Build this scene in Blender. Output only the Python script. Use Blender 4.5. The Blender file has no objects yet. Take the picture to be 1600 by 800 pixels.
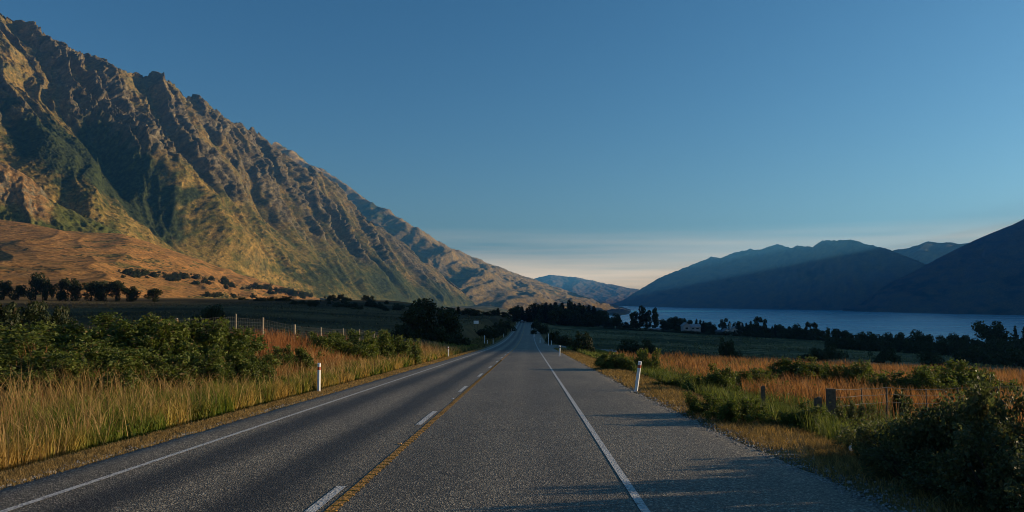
import bpy, bmesh, math, random
import numpy as np
from mathutils import Vector, Matrix

C = bpy.context.scene
COL = C.collection
R = math.radians

# ------------------------------------------------------------------ camera
F = 1250.0                      # focal length in photo pixels (1600 wide)
CAMX = 2.15
PITCH = math.atan(68 / F)
YAW = math.atan(27 / F)
cd = bpy.data.cameras.new('camera')
cd.sensor_width = 36.0
cd.lens = 36.0 * F / 1600.0
cd.clip_start = 0.1
cd.clip_end = 60000
cam = bpy.data.objects.new('camera', cd)
COL.objects.link(cam)
cam.location = (CAMX, 0, 0)
cam.rotation_euler = (math.pi / 2 + PITCH, 0, YAW)
C.camera = cam
CAMM = np.array(cam.rotation_euler.to_matrix())

# ------------------------------------------------------------------ light
SUN_EL, SUN_AZ = 10.5, 76.0     # azimuth clockwise from +Y (the way the road runs)
sd = bpy.data.lights.new('sun', 'SUN')
sd.energy = 5.0
sd.angle = R(0.53)
sd.color = (1.0, 0.76, 0.47)
sun = bpy.data.objects.new('sun', sd)
COL.objects.link(sun)
tos = Vector((math.sin(R(SUN_AZ)) * math.cos(R(SUN_EL)), math.cos(R(SUN_AZ)) * math.cos(R(SUN_EL)), math.sin(R(SUN_EL))))
sun.rotation_euler = tos.to_track_quat('Z', 'Y').to_euler()
sun.location = (50, 0, 40)

world = bpy.data.worlds.new("World")
C.world = world
world.use_nodes = True
wn = world.node_tree
sky = wn.nodes.new('ShaderNodeTexSky')
sky.sky_type = 'NISHITA'
sky.sun_disc = False
sky.sun_elevation = R(SUN_EL)
sky.sun_rotation = R(SUN_AZ)
sky.altitude = 300
sky.air_density = 1.0
sky.dust_density = 0.6
sky.ozone_density = 3.0
hs = wn.nodes.new('ShaderNodeHueSaturation')
hs.inputs['Saturation'].default_value = 1.2
wn.links.new(sky.outputs[0], hs.inputs['Color'])
# thin stratus low over the horizon, all the way round
tc = wn.nodes.new('ShaderNodeTexCoord')
sx = wn.nodes.new('ShaderNodeSeparateXYZ')
wn.links.new(tc.outputs['Generated'], sx.inputs[0])
mp = wn.nodes.new('ShaderNodeMapping')
mp.inputs['Scale'].default_value = (1.4, 1.4, 34.0)
wn.links.new(tc.outputs['Generated'], mp.inputs[0])
cn = wn.nodes.new('ShaderNodeTexNoise')
cn.inputs['Scale'].default_value = 1.6
cn.inputs['Detail'].default_value = 6
wn.links.new(mp.outputs[0], cn.inputs['Vector'])
cr = wn.nodes.new('ShaderNodeMapRange')
cr.inputs[1].default_value = 0.26
cr.inputs[2].default_value = 0.62
wn.links.new(cn.outputs[0], cr.inputs[0])
er = wn.nodes.new('ShaderNodeMapRange')      # only the lowest few degrees
er.inputs[1].default_value = 0.090
er.inputs[2].default_value = 0.018
wn.links.new(sx.outputs['Z'], er.inputs[0])
cm = wn.nodes.new('ShaderNodeMath'); cm.operation = 'MULTIPLY'
wn.links.new(cr.outputs[0], cm.inputs[0]); wn.links.new(er.outputs[0], cm.inputs[1])
cm2 = wn.nodes.new('ShaderNodeMath'); cm2.operation = 'MULTIPLY'; cm2.inputs[1].default_value = 0.78
wn.links.new(cm.outputs[0], cm2.inputs[0])
mx = wn.nodes.new('ShaderNodeMix'); mx.data_type = 'RGBA'
wn.links.new(cm2.outputs[0], mx.inputs[0])
wn.links.new(hs.outputs[0], mx.inputs[6])
mx.inputs[7].default_value = (22.5, 15.6, 8.8, 1)
bg = wn.nodes['Background']
wn.links.new(mx.outputs[2], bg.inputs[0])
bg.inputs[1].default_value = 0.062

C.view_settings.view_transform = 'Standard'
C.view_settings.look = 'None'
C.view_settings.exposure = 0.8
C.view_settings.gamma = 1
C.cycles.use_denoising = True
C.cycles.max_bounces = 6
C.cycles.transparent_max_bounces = 8
C.cycles.volume_bounces = 0
C.cycles.filter_width = 1.0

# ------------------------------------------------------------------ helpers
def ray(px, py):
    d = CAMM @ np.array([(px - 800) / F, -(py - 400) / F, -1.0])
    return d / d[1]


def U(px, py, Y):
    """world point seen at photo pixel (px, py) at the distance Y along the road"""
    d = ray(px, py)
    return np.array([CAMX + d[0] * Y, Y, d[2] * Y])


def tag(o, label=None, cat=None, group=None, kind=None):
    if label: o['label'] = label
    if cat: o['category'] = cat
    if group: o['group'] = group
    if kind: o['kind'] = kind
    return o


def thing(name, label, cat, loc=(0, 0, 0), rz=0.0, group=None):
    o = bpy.data.objects.new(name, None)
    COL.objects.link(o)
    o.empty_display_size = 0.3
    o.location = loc
    o.rotation_euler = (0, 0, rz)
    return tag(o, label, cat, group)


def link(name, me, parent=None):
    o = bpy.data.objects.new(name, me)
    COL.objects.link(o)
    if parent is not None: o.parent = parent
    return o


def mesh(name, V, faces, mats=(), col=None, smooth=True, midx=None):
    """faces: list of (n,3)/(n,4) int arrays; col: per-vertex rgb"""
    V = np.asarray(V, np.float32)
    me = bpy.data.meshes.new(name)
    if not isinstance(faces, (list, tuple)): faces = [faces]
    faces = [np.asarray(f, np.int32) for f in faces if len(f)]
    nl = sum(f.size for f in faces); nf = sum(len(f) for f in faces)
    me.vertices.add(len(V)); me.loops.add(nl); me.polygons.add(nf)
    me.vertices.foreach_set('co', V.ravel())
    me.loops.foreach_set('vertex_index', np.concatenate([f.ravel() for f in faces]))
    tot = np.concatenate([np.full(len(f), f.shape[1], np.int32) for f in faces])
    st = np.concatenate([[0], np.cumsum(tot)[:-1]]).astype(np.int32)
    me.polygons.foreach_set('loop_start', st)
    me.polygons.foreach_set('use_smooth', np.full(nf, smooth, bool))
    if midx is not None: me.polygons.foreach_set('material_index', np.asarray(midx, np.int32))
    if col is not None:
        a = me.attributes.new('Col', 'FLOAT_COLOR', 'POINT')
        c4 = np.ones((len(V), 4), np.float32); c4[:, :3] = col
        a.data.foreach_set('color', c4.ravel())
    me.update(calc_edges=True)
    me.validate()
    for m in mats: me.materials.append(m)
    return me


class MB:
    """collects small solids and builds them as ONE mesh"""
    def __init__(s): s.v = []; s.f = {3: [], 4: []}; s.n = 0
    def add(s, V, fs):
        V = np.asarray(V, float)
        for f in fs: s.f[len(f)].append([i + s.n for i in f])
        s.v.append(V); s.n += len(V); return s
    def box(s, c, d, rz=0.0, taper=1.0, M=None):
        x, y, z = np.array(d) / 2.0
        P = np.array([(-x, -y, -z), (x, -y, -z), (x, y, -z), (-x, y, -z),
                      (-x * taper, -y * taper, z), (x * taper, -y * taper, z), (x * taper, y * taper, z), (-x * taper, y * taper, z)])
        if M is not None: P = P @ np.asarray(M).T
        if rz:
            ca, sa = math.cos(rz), math.sin(rz)
            P = P @ np.array([[ca, sa, 0], [-sa, ca, 0], [0, 0, 1]])
        return s.add(P + np.array(c), [(0, 3, 2, 1), (4, 5, 6, 7), (0, 1, 5, 4), (1, 2, 6, 5), (2, 3, 7, 6), (3, 0, 4, 7)])
    def tube(s, pts, rad, n=6, cap=True):
        pts = np.asarray(pts, float); k = len(pts)
        rad = np.broadcast_to(rad, (k,))
        V = []
        for i in range(k):
            t = pts[min(i + 1, k - 1)] - pts[max(i - 1, 0)]
            t = t / (np.linalg.norm(t) + 1e-9)
            a = np.cross(t, (0, 0, 1) if abs(t[2]) < .9 else (1, 0, 0)); a /= np.linalg.norm(a)
            b = np.cross(t, a)
            for j in range(n):
                w = 2 * math.pi * j / n
                V.append(pts[i] + rad[i] * (a * math.cos(w) + b * math.sin(w)))
        fs = []
        for i in range(k - 1):
            for j in range(n):
                fs.append((i * n + j, i * n + (j + 1) % n, (i + 1) * n + (j + 1) % n, (i + 1) * n + j))
        if cap:
            V.append(pts[0]); V.append(pts[-1])
            for j in range(n):
                fs.append((k * n, (j + 1) % n, j)); fs.append((k * n + 1, (k - 1) * n + j, (k - 1) * n + (j + 1) % n))
        return s.add(V, fs)
    def prism(s, prof, y0, y1):
        """profile in (x,z) extruded along y (convex)"""
        n = len(prof)
        V = [(x, y0, z) for x, z in prof] + [(x, y1, z) for x, z in prof] + [np.append(np.mean(prof, 0), 0)[[0, 2, 1]] + (0, y0, 0), np.append(np.mean(prof, 0), 0)[[0, 2, 1]] + (0, y1, 0)]
        fs = [(i, (i + 1) % n, n + (i + 1) % n, n + i) for i in range(n)]
        fs += [(2 * n, (i + 1) % n, i) for i in range(n)] + [(2 * n + 1, n + i, n + (i + 1) % n) for i in range(n)]
        return s.add(V, fs)
    def me(s, name, mat, smooth=False):
        m = mesh(name, np.concatenate(s.v), [np.array(s.f[k], np.int32).reshape(-1, k) for k in (3, 4) if s.f[k]], [mat], smooth=smooth)
        bm = bmesh.new(); bm.from_mesh(m); bmesh.ops.recalc_face_normals(bm, faces=bm.faces); bm.to_mesh(m); bm.free()
        return m
    def build(s, name, mat, parent=None, smooth=False):
        return link(name, s.me(name, mat, smooth), parent)


# ---- noise (numpy, vectorised gradient noise)
def _hash(ix, iy, iz, seed):
    h = (ix.astype(np.int64) * 374761393 + iy.astype(np.int64) * 668265263 + iz.astype(np.int64) * 2147483647 + seed * 1274126177) & 0xffffffff
    h = ((h ^ (h >> 13)) * 1274126177) & 0xffffffff
    h = ((h ^ (h >> 16)) * 2246822519) & 0xffffffff
    return (h ^ (h >> 15)) & 0xffffffff


def pn(x, y, z=None, seed=0):
    x = np.asarray(x, np.float64); y = np.asarray(y, np.float64)
    if z is None:
        ix = np.floor(x); iy = np.floor(y); fx = x - ix; fy = y - iy
        u = fx * fx * fx * (fx * (fx * 6 - 15) + 10); v = fy * fy * fy * (fy * (fy * 6 - 15) + 10)
        o = np.zeros_like(ix)
        def g(dx, dy):
            a = _hash(ix + dx, iy + dy, o, seed) * (2 * math.pi / 4294967296.0)
            return np.cos(a) * (fx - dx) + np.sin(a) * (fy - dy)
        a = g(0, 0) * (1 - u) + g(1, 0) * u
        b = g(0, 1) * (1 - u) + g(1, 1) * u
        return (a * (1 - v) + b * v) * 1.45
    raise NotImplementedError


def fbm(x, y, oct=5, seed=0, gain=.5, lac=2.03):
    r = 0; a = 1; f = 1; n = 0
    for i in range(oct):
        r = r + a * pn(x * f + 17.3 * i, y * f - 9.1 * i, seed=seed + i); n += a; a *= gain; f *= lac
    return r / n


def ridged(x, y, oct=5, seed=0, gain=.5, lac=2.1):
    r = 0; a = 1; f = 1; n = 0; w = 1
    for i in range(oct):
        s = 1 - np.abs(pn(x * f + 31.7 * i, y * f + 5.9 * i, seed=seed + i)); s = s * s * w
        w = np.clip(s * 1.8, 0, 1)
        r = r + a * s; n += a; a *= gain; f *= lac
    return r / n


def sst(a, b, x):
    t = np.clip((x - a) / (b - a), 0, 1); return t * t * (3 - 2 * t)


def mixc(a, b, t):
    return np.asarray(a) * (1 - t[..., None]) + np.asarray(b) * t[..., None]


# ------------------------------------------------------------------ materials
def nmat(name, rough=0.9, spec=0.3):
    m = bpy.data.materials.new(name); m.use_nodes = True
    b = m.node_tree.nodes['Principled BSDF']
    b.inputs['Roughness'].default_value = rough
    b.inputs['Specular IOR Level'].default_value = spec
    return m, m.node_tree, b


def noise_node(nt, scale, detail=6, rough=.55, vec=None):
    n = nt.nodes.new('ShaderNodeTexNoise')
    n.inputs['Scale'].default_value = scale; n.inputs['Detail'].default_value = detail; n.inputs['Roughness'].default_value = rough
    if vec is not None: nt.links.new(vec, n.inputs['Vector'])
    return n


def objvec(nt, scale=(1, 1, 1)):
    t = nt.nodes.new('ShaderNodeTexCoord'); m = nt.nodes.new('ShaderNodeMapping')
    m.inputs['Scale'].default_value = scale
    nt.links.new(t.outputs['Object'], m.inputs[0]); return m.outputs[0]


def ramp(nt, fac, stops):
    r = nt.nodes.new('ShaderNodeValToRGB')
    while len(r.color_ramp.elements) < len(stops): r.color_ramp.elements.new(0.5)
    for e, (p, c) in zip(r.color_ramp.elements, stops):
        e.position = p; e.color = (*c, 1) if len(c) == 3 else c
    nt.links.new(fac, r.inputs[0]); return r.outputs[0]


def mult(nt, a, b, fac=1.0):
    m = nt.nodes.new('ShaderNodeMix'); m.data_type = 'RGBA'; m.blend_type = 'MULTIPLY'
    m.inputs[0].default_value = fac
    nt.links.new(a, m.inputs[6])
    if isinstance(b, tuple): m.inputs[7].default_value = (*b, 1)
    else: nt.links.new(b, m.inputs[7])
    return m.outputs[2]


def bump(nt, b, h, strength, dist):
    n = nt.nodes.new('ShaderNodeBump'); n.inputs['Strength'].default_value = strength; n.inputs['Distance'].default_value = dist
    nt.links.new(h, n.inputs['Height']); nt.links.new(n.outputs[0], b.inputs['Normal'])


def terrain_mat(name, s1, s2, bdist, bstr=0.6, lo=.6, hi=1.35):
    m, nt, b = nmat(name, 0.95, 0.05)
    a = nt.nodes.new('ShaderNodeAttribute'); a.attribute_name = 'Col'
    v = objvec(nt)
    n1 = noise_node(nt, s1, 8, .65, v); n2 = noise_node(nt, s2, 4, .6, v)
    c = mult(nt, a.outputs['Color'], ramp(nt, n1.outputs[0], [(.3, (lo,) * 3), (.7, (hi, hi * .97, hi * .92))]))
    c = mult(nt, c, ramp(nt, n2.outputs[0], [(.3, (lo + .1,) * 3), (.7, (hi - .1,) * 3)]))
    nt.links.new(c, b.inputs['Base Color'])
    bump(nt, b, n1.outputs[0], bstr, bdist)
    return m


def flat_mat(name, col, rough=.6, var=.15, scale=20, spec=.3, metal=0.0, bd=0.0):
    m, nt, b = nmat(name, rough, spec)
    n = noise_node(nt, scale, 5, .6, objvec(nt))
    lo = tuple(c * (1 - var) for c in col); hi = tuple(min(1, c * (1 + var)) for c in col)
    nt.links.new(ramp(nt, n.outputs[0], [(.3, lo), (.7, hi)]), b.inputs['Base Color'])
    b.inputs['Metallic'].default_value = metal
    if bd: bump(nt, b, n.outputs[0], .6, bd)
    return m


def leaf_mat(name, trans=.35, rough=.6, spec=.25, tint=(1.25, 1.3, .7)):
    m, nt, b = nmat(name, rough, spec)
    a = nt.nodes.new('ShaderNodeAttribute'); a.attribute_name = 'Col'
    nt.links.new(a.outputs['Color'], b.inputs['Base Color'])
    t = nt.nodes.new('ShaderNodeBsdfTranslucent')
    nt.links.new(mult(nt, a.outputs['Color'], tint), t.inputs[0])
    mxs = nt.nodes.new('ShaderNodeMixShader'); mxs.inputs[0].default_value = trans
    nt.links.new(b.outputs[0], mxs.inputs[1]); nt.links.new(t.outputs[0], mxs.inputs[2])
    nt.links.new(mxs.outputs[0], nt.nodes['Material Output'].inputs[0])
    return m


M_LEAF = leaf_mat('leaf')
M_GRASS = leaf_mat('grass_blade', .4, .7, .15, (1.2, 1.1, .8))
M_BARK = flat_mat('bark', (.06, .045, .035), .9, .35, 6, .1, bd=.02)
M_WOOD = flat_mat('weathered_wood', (.27, .22, .16), .85, .3, 14, .1, bd=.006)
M_DWOOD = flat_mat('old_dark_wood', (.12, .095, .07), .9, .35, 14, .1, bd=.006)
M_WIRE = flat_mat('galvanised_wire', (.10, .10, .095), .6, .1, 30, .3, .3)
M_POST = flat_mat('marker_white', (.72, .73, .74), .5, .08, 9, .4)
M_RED = flat_mat('reflector_red', (.38, .06, .03), .4, .1, 40, .5)
M_DARKBAND = flat_mat('band_dark', (.02, .02, .025), .4, .1, 40, .5)

# ------------------------------------------------------------------ terrain shape
_ys = np.arange(-400, 12001, 1.0)
_sl = np.interp(_ys, [-400, 100, 180, 260, 400, 500, 600, 760, 1000, 1400, 12000], [-.0448, -.0448, -.030, -.016, -.006, -.009, -.020, -.018, -.012, 0, 0])
_sl[_ys < -80] = -.01
_zr = np.cumsum(_sl); _zr = _zr - np.interp(0, _ys, _zr) - 1.9


def zroad(y): return np.interp(y, _ys, _zr)


def road_x(y):
    """centre line of the road: straight, swinging left beyond the far brow"""
    t = np.clip(np.asarray(y, float) - 560, 0, None)
    return -t * t * 0.00045


SEAL_L, SEAL_R = -4.35, 5.7


def flare(y): return .55 * np.exp(-np.clip(np.asarray(y, float) - 8, 0, None) / 6.0)
ZLAKE = -90.0


def ground_z(x, y):
    x = np.asarray(x, float); y = np.asarray(y, float)
    zr = zroad(y)
    xx = x - road_x(y)
    n1 = fbm(x / 9.0, y / 9.0, 3, 5); n2 = fbm(x / 60.0, y / 60.0, 3, 9)
    # left: gutter, bank, paddock, then a long rise to the hills
    bank = np.interp(y, [0, 30, 40, 50, 90, 130, 180, 240, 400, 600], [.7, .85, 1.25, 1.45, 1.25, 1.3, 3.2, 4.3, 4.6, 3])
    zl = zr - .45 * np.clip((-xx - 5.0) / 1.95, 0, 1) + (bank + .45) * sst(7.2, 14, -xx) + .12 * n1 * sst(6, 9, -xx)
    zpad = np.interp(y, [-400, 0, 200, 330, 450, 800, 1500, 3000, 5000, 9000], [-2.6, -3.0, -3.4, -2.4, -.6, -1.0, -6, -22, -48, -64]) \
        + np.clip(-x - 150, 0, 900) * .014 + .5 * n2 + .15 * n1
    wl = sst(14, np.interp(y, [0, 60, 150, 300], [30, 40, 70, 120]), -xx)
    zleft = zl * (1 - wl) + zpad * wl
    # right: low embankment, rough paddock, falling away to the lake
    drop = np.interp(y, [0, 40, 90, 150], [.72, .75, .6, .4])
    zrt = zr - drop * sst(6.9, 10.5, xx) - .04 * np.clip(xx - 12, 0, 300) - np.interp(y, [150, 270, 400], [0, .4, .9]) * sst(8, 20, xx) + (.14 * n1 + .35 * n2) * sst(7.5, 16, xx)
    t = x * .62 + y * .78
    sh = sst(415, 900, t) * sst(-60, 120, x)
    zrt = zrt * (1 - sh) + (-108) * sh
    z = np.where(xx < 0, zleft, zrt)
    # far end of the valley sinks below the lake
    far = sst(900, 4200, y) * sst(-250, 100, x)
    z = z * (1 - far) + (-108) * far
    # roadbed sits just under the seal
    z = z - .05 * (sst(SEAL_L + .02, SEAL_L + .45, xx) * (1 - sst(SEAL_R - .45, SEAL_R - .02, xx - flare(y))))
    return z


def gz(x, y): return float(ground_z(np.array([x]), np.array([y]))[0])


def grid_faces(nu, nv):
    i = np.arange(nu * nv).reshape(nv, nu)
    return np.stack([i[:-1, :-1], i[:-1, 1:], i[1:, 1:], i[1:, :-1]], -1).reshape(-1, 4)


def axis(segs):
    a = [np.arange(s, e, d) for s, e, d in segs]; a.append([segs[-1][1]]); return np.concatenate(a)


# ---- ground sheet
gx = axis([(-9000, -2400, 600), (-2400, -900, 60), (-900, -260, 16), (-260, -60, 5), (-60, -18, 1.2), (-18, 16, .3), (16, 60, 1.2), (60, 260, 5), (260, 1400, 30), (1400, 9000, 400)])
gy = axis([(-300, -10, 10), (-10, 70, .8), (70, 200, 2), (200, 700, 6), (700, 2500, 30), (2500, 17600, 350)])
GX, GY = np.meshgrid(gx, gy)
GZ = ground_z(GX, GY)
xx = GX - road_x(GY)
nA = fbm(GX / 40, GY / 55, 5, 21); nB = fbm(GX / 6, GY / 7, 4, 31); nC = fbm(GX / 160, GY / 60, 4, 41)
gc = np.zeros(GX.shape + (3,))
gc[:] = (.105, .085, .04)
# right paddock: green with pale seed heads; left paddock: grey brown
gr_r = mixc((.030, .042, .014), (.18, .16, .075), np.clip(.28 + 1.9 * nA + 1.2 * nB + .6 * nC, 0, 1))
gr_l = mixc((.040, .031, .012), (.135, .095, .038), np.clip(.42 + 1.6 * nA + 1.0 * nC + .6 * nB, 0, 1))
gc = np.where((xx > 0)[..., None], gr_r, gr_l)
org = mixc((.10, .058, .025), (.045, .05, .018), np.clip(.4 + nB + nA, 0, 1))
gc = mixc(0, 1, np.ones(GX.shape)) * gc
w = sst(9, 13, xx) * (1 - sst(55, 85, GY + .25 * (xx - 20)))
gc = gc * (1 - w[..., None]) + org * w[..., None]
fan_w = sst(-190, -330, GX + 60 * nC) * sst(300, 460, GY) * (1 - sst(2600, 4000, GY))  # weight of the orange fan's own grass colour over the paddock
fan = mixc((.30, .165, .055), (.20, .14, .05), np.clip(.4 + 1.2 * nA, 0, 1))
gc = gc * (1 - fan_w[..., None]) + fan * fan_w[..., None]
dry = ((xx > -7) & (xx < 8.5))
gc = np.where(dry[..., None], mixc((.19, .135, .06), (.10, .085, .04), np.clip(.5 + nB, 0, 1)), gc)
M_GROUND = terrain_mat('ground_grass', .55, 4.0, .12, .7)
gv = np.stack([GX, GY, GZ], -1).reshape(-1, 3)
tag(link('ground', mesh('ground', gv, grid_faces(len(gx), len(gy)), [M_GROUND], gc.reshape(-1, 3))), kind='structure')

# ---- lake
M_WATER, nt, b = nmat('lake_water', .16, .5)
b.inputs['Base Color'].default_value = (.012, .33, .42, 1)
b.inputs['IOR'].default_value = 1.33
wv = objvec(nt, (1, .35, 1))
n1 = noise_node(nt, .3, 4, .6, wv)
v1 = nt.nodes.new('ShaderNodeVectorMath'); v1.operation = 'MULTIPLY_ADD'; v1.inputs[1].default_value = (.9, .9, 0); v1.inputs[2].default_value = (-.45, -.45, 1)
nt.links.new(n1.outputs['Color'], v1.inputs[0])
v2 = nt.nodes.new('ShaderNodeVectorMath'); v2.operation = 'NORMALIZE'; nt.links.new(v1.outputs[0], v2.inputs[0]); nt.links.new(v2.outputs[0], b.inputs['Normal'])
n2 = noise_node(nt, .0022, 3, .5, objvec(nt, (.35, 1.6, 1)))
rr = nt.nodes.new('ShaderNodeMapRange'); rr.inputs[1].default_value = .35; rr.inputs[2].default_value = .65; rr.inputs[3].default_value = .2; rr.inputs[4].default_value = .32
nt.links.new(n2.outputs[0], rr.inputs[0]); nt.links.new(rr.outputs[0], b.inputs['Roughness'])
lx = np.linspace(-2500, 8990, 40); ly = np.linspace(200, 17500, 50)
LX, LY = np.meshgrid(lx, ly)
tag(link('lake', mesh('lake', np.stack([LX, LY, np.full(LX.shape, ZLAKE)], -1).reshape(-1, 3), grid_faces(40, 50), [M_WATER])), kind='structure')

# ------------------------------------------------------------------ road
def ribbon(name, x0, x1, y0, y1, dz, mat, parent=None, nx=2, skirt=0.0, yz=None, edge=0.0, seed=0):
    ys = yz if yz is not None else np.concatenate([np.arange(y0, min(y1, 160), 1.0), np.arange(max(y0, 160), y1, 4.0), [y1]])
    xs = np.linspace(x0, x1, nx)
    X, Y = np.meshgrid(xs, ys)
    X = X + road_x(Y)
    if edge:
        X += flare(ys)[:, None] * np.linspace(0, 1, nx)[None] ** 6
        X[:, 0] += edge * fbm(ys * .9, ys * 0 + seed, 3, 3); X[:, -1] += 2.2 * edge * fbm(ys * .8, ys * 0 + 9 + seed, 4, 7)
    Z = zroad(Y) + dz
    V = np.stack([X, Y, Z], -1).reshape(-1, 3)
    fs = [grid_faces(nx, len(ys))]
    if skirt:
        n = len(V); i = np.arange(len(ys))
        for k, (c, sgn) in enumerate(((0, -1), (nx - 1, 1))):
            sv = V[i * nx + c].copy(); sv[:, 2] -= skirt; sv[:, 0] += sgn * .06
            base = n + k * len(ys)
            V = np.concatenate([V, sv])
            q = np.stack([i[:-1] * nx + c, i[1:] * nx + c, base + i[1:], base + i[:-1]], -1)
            fs.append(q[:, ::-1] if sgn > 0 else q)
    return link(name, mesh(name, V, fs, [mat]), parent)


M_ROAD, nt, b = nmat('chip_seal', .62, .35)
ov = objvec(nt)
vo = nt.nodes.new('ShaderNodeTexVoronoi'); vo.inputs['Scale'].default_value = 48; nt.links.new(ov, vo.inputs['Vector'])
vo2 = nt.nodes.new('ShaderNodeTexVoronoi'); vo2.inputs['Scale'].default_value = 22; nt.links.new(ov, vo2.inputs['Vector'])
hsv = nt.nodes.new('ShaderNodeSeparateColor'); nt.links.new(vo.outputs['Color'], hsv.inputs[0])
chip = ramp(nt, hsv.outputs[0], [(0, (.036, .031, .023)), (.45, (.090, .079, .059)), (.8, (.158, .140, .104)), (1, (.34, .30, .23))])
hsv2 = nt.nodes.new('ShaderNodeSeparateColor'); nt.links.new(vo2.outputs['Color'], hsv2.inputs[0])
chip = mult(nt, chip, ramp(nt, hsv2.outputs[1], [(0, (.75,) * 3), (1, (1.35,) * 3)]))
# bitumen flushed up in the wheel paths of the oncoming lane, fainter in ours
sxyz = nt.nodes.new('ShaderNodeSeparateXYZ'); nt.links.new(ov, sxyz.inputs[0])
nw = noise_node(nt, 1.0, 4, .6, objvec(nt, (.5, .09, 1)))
ma = nt.nodes.new('ShaderNodeMath'); ma.operation = 'MULTIPLY_ADD'; ma.inputs[1].default_value = .55; ma.inputs[2].default_value = -.27
nt.links.new(nw.outputs[0], ma.inputs[0])
xa = nt.nodes.new('ShaderNodeMath'); xa.operation = 'ADD'; nt.links.new(sxyz.outputs[0], xa.inputs[0]); nt.links.new(ma.outputs[0], xa.inputs[1])
mr = nt.nodes.new('ShaderNodeMapRange'); mr.inputs[1].default_value = -5; mr.inputs[2].default_value = 7
nt.links.new(xa.outputs[0], mr.inputs[0])
def xp(x): return (x + 5) / 12
D = (.27, .28, .31); L = (1.05,) * 3; Mid = (.88, .88, .88)
wheel = ramp(nt, mr.outputs[0], [(xp(-4.2), (1.1,) * 3), (xp(-3.35), L), (xp(-2.95), D), (xp(-2.6), D), (xp(-2.1), L), (xp(-1.7), L), (xp(-1.3), D), (xp(-.9), D), (xp(-.45), (.95,) * 3), (xp(.5), Mid), (xp(1.0), Mid), (xp(1.7), L), (xp(2.5), (.8, .8, .82)), (xp(3.2), (.95,) * 3), (xp(4.0), (1.0,) * 3), (xp(5.6), (1.2, 1.17, 1.12))])
nl = noise_node(nt, .5, 5, .6, objvec(nt, (1, .3, 1)))
c = mult(nt, chip, wheel)
c = mult(nt, c, ramp(nt, nl.outputs[0], [(.3, (.78,) * 3), (.7, (1.25,) * 3)]))
nt.links.new(c, b.inputs['Base Color'])
bump(nt, b, vo.outputs['Distance'], .9, .012)
rd = ribbon('road', SEAL_L, SEAL_R, -60, 1100, .008, M_ROAD, nx=24, skirt=.03, edge=.13)
tag(rd, kind='structure')


def paint(name, col, wear):
    m, nt, b = nmat(name, .6, .3)
    v = objvec(nt)
    vo = nt.nodes.new('ShaderNodeTexVoronoi'); vo.inputs['Scale'].default_value = 34; nt.links.new(v, vo.inputs['Vector'])
    n = noise_node(nt, 3, 5, .7, v)
    s = nt.nodes.new('ShaderNodeSeparateColor'); nt.links.new(vo.outputs['Color'], s.inputs[0])
    m2 = nt.nodes.new('ShaderNodeMath'); m2.operation = 'ADD'; nt.links.new(s.outputs[0], m2.inputs[0]); nt.links.new(n.outputs[0], m2.inputs[1])
    dark = tuple(x * .35 for x in col)
    nt.links.new(ramp(nt, m2.outputs[0], [(wear, dark), (wear + .25, tuple(x * .8 for x in col)), (1, col)]), b.inputs['Base Color'])
    bump(nt, b, vo.outputs['Distance'], .7, .01)
    return m


M_WHITE = paint('white_road_paint', (.48, .48, .46), .5)
M_YELLOW = paint('yellow_road_paint', (.40, .20, .025), .52)
ribbon('edge_line', -3.55, -3.45, -40, 640, .015, M_WHITE, rd, yz=None)
ribbon('edge_line', 3.35, 3.45, -40, 640, .015, M_WHITE, rd)
ribbon('no_passing_line', -.06, .06, -40, 560, .015, M_YELLOW, rd)
k = -3
while True:
    y0 = 7.1 + 10 * k
    if y0 > 112: break
    ribbon('centre_dash', -.27, -.145, y0, y0 + 3.05, .015, M_WHITE, rd, yz=np.linspace(y0, y0 + 3.05, 4)); k += 1
rb = MB(); rnd0 = random.Random(3)
y = 7.0
while y < 62:
    rb.box((.008 + rnd0.uniform(-.006, .006), y + rnd0.uniform(-.012, .012), zroad(y) + .019), (.145 + rnd0.uniform(-.02, .012), .04, .008), taper=.7); y += .285
tag(rb.build('rumble_rib', M_YELLOW, rd), kind='stuff')
# side access on the right
ys = np.linspace(121, 139, 12); xs = np.linspace(4.5, 17, 20)
X, Y = np.meshgrid(xs, ys); Y = Y + (X - 5) * .25
edge = np.abs(np.linspace(-1, 1, 12))[:, None]
Y = Y + np.sign(Y - 130 - (X - 5) * .25) * 6 * np.exp(-(X - 4.5) / 3.0) * edge
Z = np.where(X < 5.6, zroad(Y) - .02, ground_z(X, Y) + .05)
M_GRAVEL = flat_mat('gravel_grey', (.20, .19, .17), .9, .4, 30, .2, bd=.01)
tag(link('side_track', mesh('side_track', np.stack([X, Y, Z], -1).reshape(-1, 3), grid_faces(20, 12), [M_GRAVEL])), kind='structure')

# ------------------------------------------------------------------ mountains
def P_(p):
    if p[0] == 'w': return np.array(p[1:], float)
    return U(p[0], p[1], p[2])


def resample(pts, key, kq, smooth=0):
    pts = np.array(pts); out = np.stack([np.interp(kq, key, pts[:, i]) for i in range(3)], -1)
    if smooth:
        ker = np.hanning(smooth * 2 + 3)[1:-1]; ker /= ker.sum()
        pad = np.pad(out, ((smooth, smooth), (0, 0)), 'edge')
        for i in range(3): out[:, i] = np.convolve(np.pad(out[:, i], len(ker) // 2, mode='reflect', reflect_type='odd'), ker, 'valid')[:len(out)]
    return out


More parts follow.
